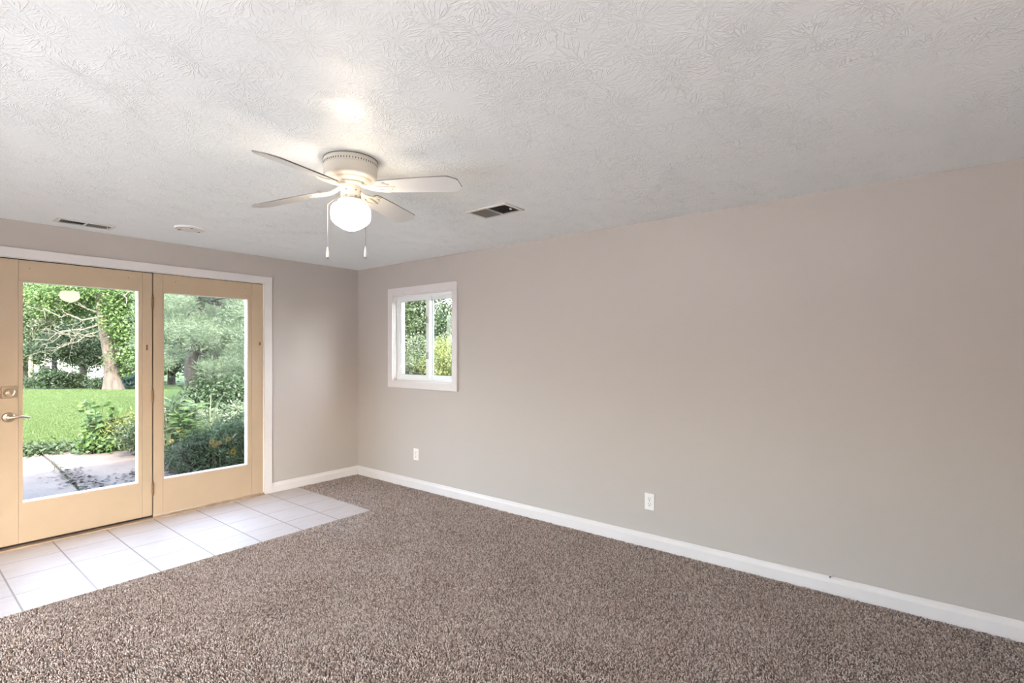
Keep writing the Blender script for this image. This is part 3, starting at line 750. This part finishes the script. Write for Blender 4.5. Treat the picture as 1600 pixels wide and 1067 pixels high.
# debris on the patio
rng = np.random.default_rng(3)
cs_ = np.array([(-2.1, 1.1), (-2.0, 1.6), (-1.9, 2.0), (-1.75, 1.4), (-1.6, 1.7), (-2.0, 2.4), (-1.97, 2.9), (-1.5, 2.2), (-1.4, 1.4), (-1.1, 2.2), (-1.3, .9)])
k = rng.integers(0, len(cs_), 900)  # clusters of debris
P_ = np.zeros((900, 3)); P_[:, :2] = cs_[k] + rng.normal(size=(900, 2)) * [.09, .16]; P_[:, 2] = -.046
D_ = unit(np.c_[rng.normal(size=(900, 2)), np.zeros(900)]); N_ = unit(np.c_[rng.normal(size=(900, 2)) * .3, np.ones(900)]); N_ = unit(N_ - D_ * (N_ * D_).sum(1, keepdims=True))
s = rng.uniform(.02, .075, 900)
o = leaf_obj('fallen_leaves', leaf_verts(P_, D_, N_, s, s * .5), 'dry_leaf', None); tag(o, 'dry leaves and twigs scattered over the concrete patio', 'fallen leaves', kind='stuff')
# weeds in the crack between the two slabs
P_ = np.zeros((260, 3)); tt = rng.random(260) ** .8; P_[:, 0] = np.interp(tt, [0, .25, .7, 1], [-2.17, -2.115, -2.015, -1.955]) + rng.normal(size=260) * .02; P_[:, 1] = .3 + tt * 3.6; P_[:, 2] = -.05 + rng.random(260) * .02
D_ = unit(rng.normal(size=(260, 3)) + [0, 0, 1]); N_ = unit(rng.normal(size=(260, 3))); N_ = unit(N_ - D_ * (N_ * D_).sum(1, keepdims=True))
s = rng.uniform(.012, .035, 260)
o = leaf_obj('crack_weeds', leaf_verts(P_, D_, N_, s, s * .3), 'leaf_mid', None); tag(o, 'small green weeds growing in the crack between patio slabs', 'weeds', kind='stuff')
# ground cover along the edge of the lawn
n = 12000; P_ = np.zeros((n, 3)); P_[:, 0] = rng.uniform(-5.5, 1, n); P_[:, 1] = 4.85 + rng.normal(size=n) * .17 + .1 * np.sin(P_[:, 0] * 5); P_[:, 2] = -.06 + np.abs(rng.normal(size=n)) * .055
D_ = unit(rng.normal(size=(n, 3))); N_ = unit(rng.normal(size=(n, 3)) * .6 + [0, 0, 1]); N_ = unit(N_ - D_ * (N_ * D_).sum(1, keepdims=True))
s = rng.uniform(.03, .08, n)
o = leaf_obj('ground_cover', leaf_verts(P_, D_, N_, s, s * .7), 'leaf_mid', None); tag(o, 'low leafy ground cover along the edge between patio and lawn', 'ground cover', kind='stuff')
# short grass blades on the near lawn
n = 110000
dd = 7.2 + rng.random(n) ** 1.5 * 13; ll = (rng.uniform(20, 260, n) - 800) / F * dd
P_ = CAM[None] + FW[None] * dd[:, None] + RT[None] * ll[:, None]; P_[:, 2] = -.11
P_ = P_[P_[:, 1] > 4.8]; n = len(P_)
D_ = unit(rng.normal(size=(n, 3)) * .35 + [0, 0, 1]); N_ = unit(rng.normal(size=(n, 3))); N_ = unit(N_ - D_ * (N_ * D_).sum(1, keepdims=True))
s = rng.uniform(.03, .065, n)
o = leaf_obj('grass', leaf_verts(P_, D_, N_, s, np.full(n, .009)), 'grass_blade', None); tag(o, 'short bright green grass blades of the lawn', 'grass', kind='stuff')

# ---- big old tree
r1 = np.random.default_rng(21)
b0 = on_ground(176, 20.6); tree = empty('old_tree', b0); tag(tree, 'big old tree with a thick pale trunk standing on the lawn', 'tree')
D0 = 20.6
tp = [at(177, 610, D0), at(176, 600, D0), at(175, 588, D0), at(173, 565, D0), at(168, 540, D0), at(163, 515, D0), at(158, 480, D0), at(152, 440, D0), at(150, 400, D0)]
tree_tr = limb('trunk', [(tp, [.40, .32, .27, .23, .20, .19, .17, .15, .12]), ([at(178, 575, D0), at(184, 560, D0), at(186, 548, D0), at(182, 540, D0)], [.12, .09, .06, .02])], 'bark_pale', tree, 14)
limb('root_flare', [([at(175, 600, D0), at(169, 605, D0 - .2), at(164, 609, D0 - .3)], [.16, .10, .03]), ([at(178, 600, D0), at(184, 605, D0 - .2), at(189, 609, D0 - .2)], [.16, .10, .03])], 'bark_pale', tree_tr)
bp = []
for q0, q1, ra in (((160, 505), (42, 478), .05), ((160, 505), (52, 530), .045), ((158, 490), (95, 462), .05), ((165, 528), (90, 520), .04), ((162, 515), (80, 548), .04), ((100, 494), (46, 512), .025),
                   ((120, 498), (70, 470), .02), ((110, 520), (60, 542), .02), ((95, 488), (60, 500), .02), ((130, 505), (110, 535), .02), ((165, 525), (200, 500), .06), ((158, 480), (215, 450), .06), ((172, 566), (150, 575), .03)):
    a, b_ = at(*q0, D0), at(*q1, D0 - 1.5 * r1.random())
    pts = wander(a, b_, 7, .035, r1); bp.append((pts, list(np.linspace(ra * .8, ra * .22, 8))))
    for j in range(4):
        i = r1.integers(2, 7); e = pts[i] + (pts[i] - pts[i - 1]) * r1.uniform(.8, 2) + r1.normal(size=3) * .35; bp.append((wander(pts[i], e, 4, .08, r1), list(np.linspace(ra * .28, .005, 5))))
    for j in range(3):
        i = r1.integers(3, 8); e = pts[i] + r1.normal(size=3) * .5; bp.append((wander(pts[i], e, 4, .08, r1), list(np.linspace(ra * .2, .004, 5))))
limb('branches', bp, 'bark_bare', tree, 6)
leaves('foliage', [blob(203, 500, D0, .55, .9, .8), blob(206, 545, D0, .4, .7, .6), blob(196, 470, D0, .8, .7, .8), blob(190, 575, D0 + .3, .15, .25, .3)], 10000, .10, 'leaf_bright', tree, 160, .22, 1, aspect=.75)
leaves('foliage', [blob(110, 462, D0, 1.1, .5, 1.0), blob(150, 450, D0, 1.2, .5, 1.1), blob(85, 480, D0, .5, .5, .8), blob(125, 480, D0 + 1, .5, .3, .6), blob(60, 455, D0 + 1, .9, .5, .8)], 12000, .09, 'leaf_bright', tree, 220, .2, 2, aspect=.7)

# ---- dark smaller tree behind
D1 = 24.0; b1 = on_ground(131, D1); t2 = empty('small_tree', b1); tag(t2, 'small dark-crowned tree with a thin trunk left of the old tree', 'tree')
limb('trunk', [([b1, at(131, 590, D1), at(130, 565, D1), at(128, 530, D1)], [.18, .13, .12, .07])], 'bark_dark', t2)
leaves('crown', [blob(132, 545, D1, .7, .8, .9), blob(105, 552, D1, .8, .35, .8), blob(152, 556, D1, .4, .6, .5), blob(118, 530, D1, .9, .6, .9), blob(80, 545, D1, .7, .4, .7)], 11000, .12, 'leaf_dark', t2, 180, .22, 5)

# ---- trees in the background
def tree_far(px, top, d, wdt, mat, label, seed, cat='tree', base=None):
    b = on_ground(px, d); o = empty('background_tree', b); tag(o, label, cat, 'trees at the far side of the yard')
    zt = at(px, top, d)[2]; zb = b[2]; hh = zt - zb
    rr = np.random.default_rng(seed)
    limb('trunk', [([b, b + [0, 0, hh * .3], b + [.2, 0, hh * .7]], [.22, .17, .08])], 'bark_dark', o)
    bl = []
    for i in range(14):
        a = rr.uniform(0, 6.28); zz = zb + hh * rr.uniform(.22, .86); k = rr.uniform(.2, .7) * wdt
        bl.append((np.array([b[0] + k * math.cos(a), b[1] + k * math.sin(a), zz]), (wdt * .45, wdt * .45, hh * .16)))
    bl.append((np.array([b[0], b[1], zb + hh * .85]), (wdt * .4, wdt * .4, hh * .14)))
    leaves('crown', bl, 14000, .27, mat, o, 380, .42, seed, shell=.55)
far = [(40, 420, 40, 3.2, 'leaf_mid', 'grey-green leafy tree at the left edge of the left door pane'),
       (85, 400, 46, 3.6, 'leaf_pale', 'pale leafy tree beyond the white building'),
       (128, 395, 42, 3.4, 'leaf_mid', 'mid-green tree directly behind the small dark tree'),
       (180, 400, 36, 3.0, 'leaf_dark', 'dark tree behind the old trunk'),
       (222, 405, 33, 3.0, 'leaf_mid', 'leafy tree seen at the right edge of the left door pane'),
       (268, 400, 30, 3.0, 'leaf_mid', 'leafy tree behind the left side of the pine'),
       (330, 395, 28, 3.0, 'leaf_dark', 'dark leafy tree behind the trunks of the pine'),
       (385, 400, 27, 3.0, 'leaf_mid', 'leafy tree behind the right side of the pine')]
for i, (px, tp_, d, wd_, mt, lb) in enumerate(far): tree_far(px, tp_, d, wd_, mt, lb, 40 + i)
# leafy, thin-branched tree at left
D2 = 29.; b2_ = on_ground(50, D2); t3 = empty('birch_tree', b2_); tag(t3, 'thin-branched leafy tree with yellowish leaves in front of the white building', 'tree')
limb('trunk', [([b2_, at(48, 560, D2), at(50, 520, D2), at(56, 470, D2)], [.14, .11, .08, .04])] + [(wander(at(50, 540 - 12 * i, D2), at(50 + (-1) ** i * 40, 505 - 12 * i, D2), 5, .04, r1), list(np.linspace(.04, .01, 6))) for i in range(6)], 'bark_bare', t3)
leaves('crown', [blob(48, 525, D2, 1.0, 1.3, 1.0), blob(75, 510, D2, 1.3, 1.2, 1.2), blob(55, 480, D2, 1.6, 1.0, 1.5), blob(42, 552, D2, .5, .6, .5)], 5000, .16, 'leaf_mid', t3, 170, .25, 8)

# ---- white building and hedge
D3 = 55.; base = -1.6
bd = empty('white_building', on_ground(95, D3)); tag(bd, 'long low white building with a grey roof beyond the hedge', 'building')
c0_ = Vector(bd.location)
def oriented(name, l0, l1, d0, d1, z0, z1, mat, parent, taper=0):
    """box laid out along the picture direction of the building (RT along its front)"""
    bm = bmesh.new(); vv = []
    for z, s in ((z0, 0), (z1, taper)):
        for l, d in ((l0 + s, d0 + s), (l1 - s, d0 + s), (l1 - s, d1 - s), (l0 + s, d1 - s)):
            p = np.array(c0_) + RT * l + FW * d; vv.append(bm.verts.new((p[0] - c0_.x, p[1] - c0_.y, z - c0_.z)))
    for f in ((3, 2, 1, 0), (4, 5, 6, 7), (0, 1, 5, 4), (1, 2, 6, 5), (2, 3, 7, 6), (3, 0, 4, 7)): bm.faces.new([vv[i] for i in f])
    bmesh.ops.recalc_face_normals(bm, faces=bm.faces); return obj(name, bm, mat, parent)
oriented('wall', -7, 3.6, 0, 8, base - .2, .42, M['house_wall'], bd)
oriented('roof', -7.5, 4.1, -.5, 8.5, .42, 1.45, M['house_roof'], bd, 1.2)
oriented('gutter', -7.5, 4.1, -.58, -.5, .36, .52, M['bead'], bd)
oriented('window', -2.2, -1.2, -.06, 0, -.9, -.1, M['duct'], bd); oriented('window', 2.0, 2.9, -.06, 0, -.9, -.1, M['duct'], bd)
def shrub(name, px, py0, py1, d, hw, mat, label, n, size, seed, cat='shrub', cl=60, clr=.15, aspect=.5, group=None, woody=True):
    """py1: picture row of the top; stands on the ground at depth d; hw half width in metres"""
    b = on_ground(px, d); o = empty(name, b); tag(o, label, cat, group)
    top = at(px, py0, d)[2]; hh = top - b[2]
    rr = np.random.default_rng(seed); bl = []
    for i in range(6):
        a = rr.uniform(0, 6.28); k = rr.uniform(0, .55) * hw
        bl.append((np.array([b[0] + k * math.cos(a), b[1] + k * math.sin(a), b[2] + hh * rr.uniform(.3, .72)]), (hw * .5, hw * .5, hh * .27)))
    bl.append((np.array([b[0], b[1], b[2] + hh * .45]), (hw * .75, hw * .75, hh * .42)))
    leaves('foliage', bl, n, size, mat, o, cl, clr, seed, shell=.35, zmin=b[2] + .01, aspect=aspect)
    if woody:
        st_ = [(wander(b + rr.normal(size=3) * [.08, .08, 0], b + [rr.normal() * hw * .4, rr.normal() * hw * .4, hh * rr.uniform(.6, .85)], 5, .04, rr), list(np.linspace(.02 + hw * .01, .005, 6))) for i in range(5)]
        limb('stems', st_, 'bark_dark', o, 6)
    return o
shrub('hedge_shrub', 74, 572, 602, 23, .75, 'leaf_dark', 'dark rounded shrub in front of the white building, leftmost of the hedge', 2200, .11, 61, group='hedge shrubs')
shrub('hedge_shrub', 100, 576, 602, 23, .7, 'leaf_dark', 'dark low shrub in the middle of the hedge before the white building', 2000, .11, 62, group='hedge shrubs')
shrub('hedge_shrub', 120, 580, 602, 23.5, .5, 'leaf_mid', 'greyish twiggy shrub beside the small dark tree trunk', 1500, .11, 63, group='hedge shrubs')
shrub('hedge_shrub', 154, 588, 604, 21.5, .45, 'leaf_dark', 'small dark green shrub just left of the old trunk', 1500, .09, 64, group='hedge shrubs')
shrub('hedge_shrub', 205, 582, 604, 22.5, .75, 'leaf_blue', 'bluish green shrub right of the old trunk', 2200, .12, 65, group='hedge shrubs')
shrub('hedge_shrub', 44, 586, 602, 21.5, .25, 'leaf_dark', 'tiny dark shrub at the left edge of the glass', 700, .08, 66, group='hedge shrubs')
shrub('leafy_shrub', 213, 555, 604, 25, .9, 'leaf_pale', 'pale green shrub behind the bluish shrub', 2600, .14, 67)

# ---- near plants, left pane
def stem_plant(name, px, d, top_py, label, seed, n_st=4, mat='leaf_bright', spread=.16, leaf=.10, per=26, cat='plant', width=.42):
    b = on_ground(px, d); o = empty(name, b); tag(o, label, cat)
    rr = np.random.default_rng(seed); hh = at(px, top_py, d)[2] - b[2]; paths = []; V = []
    for i in range(n_st):
        a = rr.uniform(0, 6.28); tip = b + np.array([math.cos(a) * spread * rr.uniform(.2, 1), math.sin(a) * spread * rr.uniform(.2, 1), hh * rr.uniform(.75, 1)])
        pts = wander(b + [math.cos(a) * .03, math.sin(a) * .03, 0], tip, 6, .02, rr); paths.append((pts, list(np.linspace(.008, .003, 7))))
        t_ = rr.uniform(.22, 1, per); ii = np.minimum((t_ * 6).astype(int), 5); fr_ = t_ * 6 - ii; pp = np.array(pts)
        base_ = pp[ii] * (1 - fr_)[:, None] + pp[ii + 1] * fr_[:, None]
        az = rr.uniform(0, 6.28, per); D_ = unit(np.c_[np.cos(az), np.sin(az), rr.uniform(-.25, .5, per)]); N_ = unit(np.array([[-.45, -.5, .6]]) + rr.normal(size=(per, 3)) * .4); N_ = unit(N_ - D_ * (N_ * D_).sum(1, keepdims=True))
        s_ = leaf * rr.uniform(.7, 1.25, per); V.append(leaf_verts(base_ + D_ * (s_[:, None] * .65), D_, N_, s_, s_ * width))
    limb('stems', paths, 'leaf_mid', o, 5)
    leaf_obj('leaves', np.concatenate(V), mat, o); return o
stem_plant('young_sapling', 147, 7.35, 622, 'young leafy sapling at the edge of the patio in the left door pane', 71, 6, 'leaf_bright', .30, .10, 30, 'sapling', .7)
shrub('patio_shrub', 158, 672, 705, 7.3, .32, 'leaf_bright', 'low leafy shrub around the foot of the young sapling', 1500, .06, 72, aspect=.7, clr=.06)
shrub('patio_shrub', 197, 640, 702, 7.6, .52, 'leaf_yellow', 'yellowish green feathery shrub by the patio, right side of the left pane', 5200, .065, 73, aspect=.25, clr=.08, cl=140)
shrub('patio_shrub', 228, 648, 702, 7.1, .40, 'leaf_mid', 'green feathery shrub hidden partly by the door stile', 3000, .065, 74, aspect=.25, clr=.08, cl=100)

# ---- pine behind the flower bed
D4 = 13.0; b4 = on_ground(305, D4); pine = empty('pine_tree', b4); tag(pine, 'large soft-needled pine filling the right door pane', 'pine tree')
limb('trunk', [([b4, at(300, 600, D4), at(297, 575, D4), at(303, 545, D4), at(312, 500, D4), at(316, 440, D4), at(318, 330, D4)], [.22, .16, .14, .13, .12, .10, .05])], 'bark_dark', pine, 12)
limb('trunk', [([on_ground(335, D4 + .6), at(333, 590, D4 + .6), at(337, 540, D4 + .6), at(334, 470, D4 + .6)], [.16, .13, .12, .08])], 'bark_dark', pine, 12)
r5 = np.random.default_rng(33); bl = []; pth = []
for i in range(80):
    px = r5.uniform(232, 412); py = r5.uniform(425, 602); dd_ = D4 + r5.uniform(-2.2, 1.6)
    if 285 < px < 345 and 535 < py < 600 and r5.random() < .75: continue
    if px < 292 and py > 568: continue
    c_ = at(px, py, dd_); bl.append((c_, (r5.uniform(.35, .6), r5.uniform(.35, .6), r5.uniform(.16, .28))))
    if r5.random() < .5: pth.append((wander(at(308 + r5.uniform(-4, 4), py - 14, D4), c_, 5, .04, r5), list(np.linspace(.035, .01, 6))))
limb('branches', pth, 'bark_dark', pine, 6)
needles('needles', bl, 120000, .085, 'needles', pine, 1300, .08, 34, shell=.35, width=.0065)
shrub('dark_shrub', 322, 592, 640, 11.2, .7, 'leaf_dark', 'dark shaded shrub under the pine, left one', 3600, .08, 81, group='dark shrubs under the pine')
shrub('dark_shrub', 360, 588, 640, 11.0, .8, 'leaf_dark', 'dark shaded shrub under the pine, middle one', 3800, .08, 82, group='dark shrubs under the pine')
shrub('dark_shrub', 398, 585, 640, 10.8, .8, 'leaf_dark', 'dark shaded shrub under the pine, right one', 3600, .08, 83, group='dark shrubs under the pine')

# ---- flower bed, right pane
shrub('bed_shrub', 270, 648, 700, 7.3, .45, 'leaf_yellow', 'yellow-green flowering shrub at the left of the right door pane', 4200, .06, 91, aspect=.35, clr=.07, cl=120)
shrub('bed_shrub', 318, 634, 690, 8.2, .55, 'leaf_pale', 'pale sunlit shrub in the middle of the flower bed', 4200, .07, 92, aspect=.4, clr=.08, cl=120)
shrub('bed_shrub', 362, 628, 690, 8.0, .60, 'leaf_pale', 'pale sunlit bush at the right of the flower bed', 4600, .07, 93, aspect=.35, clr=.08, cl=130)
stem_plant('tall_leafy_plant', 283, 7.0, 612, 'tall upright plant with long narrow leaves in the flower bed', 94, 7, 'leaf_mid', .22, .15, 60, 'plant', .2)
stem_plant('tall_leafy_plant', 300, 6.9, 625, 'upright narrow-leaved plant beside the ornamental grass', 95, 5, 'leaf_bright', .2, .14, 55, 'plant', .2)
def blade_grass(px, d, label, seed, n_b, hgt_, curve):
    b = on_ground(px, d); o = empty('ornamental_grass', b); tag(o, label, 'ornamental grass'); rr = np.random.default_rng(seed)
    bm = bmesh.new(); loc = Vector(o.location)
    for i in range(n_b):
        a = rr.uniform(0, 6.28); h_ = hgt_ * rr.uniform(.75, 1.05); rch = curve * rr.uniform(.5, 1.2); w0 = rr.uniform(.012, .022)
        side = Vector((-math.sin(a), math.cos(a), 0)); L = []; Rr = []
        for k in range(9):
            t_ = k / 8; x = rch * t_ ** 2.0; z = h_ * (t_ * 1.35 - .42 * t_ ** 3)
            p = Vector((math.cos(a) * (x + .03), math.sin(a) * (x + .03), z)); ww = w0 * (1 - t_ ** 2) * .5 + .0008
            L.append(bm.verts.new(p + side * ww)); Rr.append(bm.verts.new(p - side * ww + Vector((0, 0, ww * .6))))
        for k in range(8): bm.faces.new((L[k], L[k + 1], Rr[k + 1], Rr[k]))
    return obj('blades', bm, M['leaf_pale'], o)
blade_grass(262, 6.9, 'ornamental grass with long pale arching blades at the left of the right pane', 96, 16, 1.05, .55)
blade_grass(328, 7.2, 'ornamental grass with broad pale blades in the middle of the flower bed', 97, 12, .98, .35)
shrub('feathery_bush', 316, 668, 730, 5.5, .36, 'leaf_mid', 'dark feathery bush overhanging the patio, left one', 5000, .06, 101, aspect=.16, clr=.06, cl=160)
shrub('feathery_bush', 350, 650, 730, 5.5, .40, 'leaf_feather', 'tall dark feathery bush with yellow flowers close to the glass', 7000, .065, 102, aspect=.16, clr=.06, cl=200)
fb = shrub('feathery_bush', 386, 640, 740, 5.7, .38, 'leaf_feather', 'dark feathery bush at the right edge of the right pane', 7000, .065, 103, aspect=.16, clr=.06, cl=200)
shrub('feathery_bush', 285, 690, 725, 6.1, .30, 'leaf_mid', 'low green feathery bush beside the patio slab', 3600, .055, 104, aspect=.18, clr=.06, cl=120)
# yellow daisies
def daisy(px, py, d, label, seed):
    c = at(px, py, d); g = on_ground(px, d); o = empty('yellow_flower', g); tag(o, label, 'flower', 'yellow flowers in the bed'); rr = np.random.default_rng(seed)
    limb('stem', [([g, g + (c - g) * .5 + [.02, .01, 0], c], [.003, .003, .002])], 'leaf_mid', o, 5)
    n_ = 12; az = np.arange(n_) * 6.283 / n_; V = []
    up_ = unit(np.array([rr.normal() * .4 - FW[0] * .8, rr.normal() * .4 - FW[1] * .8, .6])); a_ = unit(np.cross(up_, [0, 0, 1.])); b_ = np.cross(up_, a_)
    D_ = np.cos(az)[:, None] * a_ + np.sin(az)[:, None] * b_; s_ = np.full(n_, .026)
    leaf_obj('petals', leaf_verts(c + D_ * .02, D_, np.tile(up_, (n_, 1)), s_, s_ * .4), 'petals', o)
FL = [((268, 689, 6.7), 'yellow flower lowest at the left side of the right door pane'),
      ((283, 680, 6.8), 'yellow flower right of the lowest one on the left side of the flower bed'),
      ((335, 696, 4.9), 'lowest yellow flower of the cluster in the middle of the feathery bush'),
      ((331, 690, 4.9), 'leftmost yellow flower of the cluster in the middle of the feathery bush'),
      ((342, 692, 4.9), 'rightmost yellow flower of the cluster in the middle of the feathery bush'),
      ((366, 681, 4.9), 'topmost yellow flower at the right of the feathery bush'),
      ((357, 686, 4.9), 'yellow flower just below and left of the topmost one in the feathery bush'),
      ((364, 706, 4.8), 'single yellow flower low at the right of the feathery bush'),
      ((279, 672, 6.8), 'topmost yellow flower on the left side of the flower bed')]
for i, (a_, lb) in enumerate(FL): daisy(*a_, lb, 200 + i)

# ---- greenery outside the small window (beyond the right wall)
def side_shrub(name, x, y, hw, hh, mat, label, n, size, seed, aspect=.4, cl=300, clr=.11, cat='shrub'):
    b = np.array([x, y, -.14]); o = empty(name, b); tag(o, label, cat); rr = np.random.default_rng(seed); bl = []
    for i in range(8):
        a = rr.uniform(0, 6.28); k = rr.uniform(.1, .6) * hw
        bl.append((np.array([x + k * math.cos(a), y + k * math.sin(a), b[2] + hh * rr.uniform(.2, .78)]), (hw * .5, hw * .5, hh * .22)))
    bl.append((np.array([x, y, b[2] + hh * .45]), (hw * .8, hw * .8, hh * .42)))
    leaves('foliage', bl, n, size, mat, o, cl, clr, seed, shell=.4, zmin=b[2], aspect=aspect)
    limb('stems', [(wander(b + [rr.normal() * .1, rr.normal() * .1, 0], b + [rr.normal() * hw * .4, rr.normal() * hw * .4, hh * .8], 5, .04, rr), list(np.linspace(.03, .008, 6))) for i in range(6)], 'bark_dark', o, 6)
    return o
def wray(px, d): p = at(px, HY, d); return p[0], p[1]
x, y = wray(640, 9.2); side_shrub('overgrown_shrub', x, y, 1.0, 1.75, 'leaf_mid', 'tangled green shrub outside the left sash of the small window', 22000, .05, 301)
x, y = wray(690, 9.0); side_shrub('overgrown_shrub', x, y, 1.0, 1.70, 'leaf_yellow', 'bright sunlit shrub outside the right sash of the small window', 22000, .048, 302)
x, y = wray(655, 11.5); side_shrub('overgrown_shrub', x, y, 1.3, 2.2, 'leaf_pale', 'pale tall shrub behind the tangled one outside the small window', 22000, .055, 303)
x, y = wray(720, 11.0); side_shrub('overgrown_shrub', x, y, 1.2, 2.1, 'leaf_yellow', 'yellow-green tall shrub behind the bright one outside the small window', 20000, .055, 304)
x, y = wray(612, 10.5); side_shrub('overgrown_shrub', x, y, 1.1, 2.0, 'leaf_mid', 'green shrub at the far left outside the small window', 16000, .055, 305)
for i, (px, d, lb, mt) in enumerate(((618, 17, 'dark leafy tree filling the top of the left sash of the small window', 'leaf_mid'), (665, 18, 'dark leafy tree filling the top middle of the small window', 'leaf_mid'), (715, 17, 'dark leafy tree filling the top right of the small window', 'leaf_dark'))):
    x, y = wray(px, d); b = np.array([x, y, -.14]); o = empty('side_yard_tree', b); tag(o, lb, 'tree')
    limb('trunk', [([b, b + [0, 0, 1.6], b + [.1, .1, 3.4], b + [.2, 0, 5]], [.2, .16, .12, .06])], 'bark_dark', o)
    rr = np.random.default_rng(500 + i)
    bl = [(np.array([x + rr.normal() * .9, y + rr.normal() * .9, rr.uniform(.6, 5.2)]), (1.1, 1.1, .7)) for _ in range(16)]
    leaves('crown', bl, 34000, .10, mt, o, 520, .26, 600 + i)
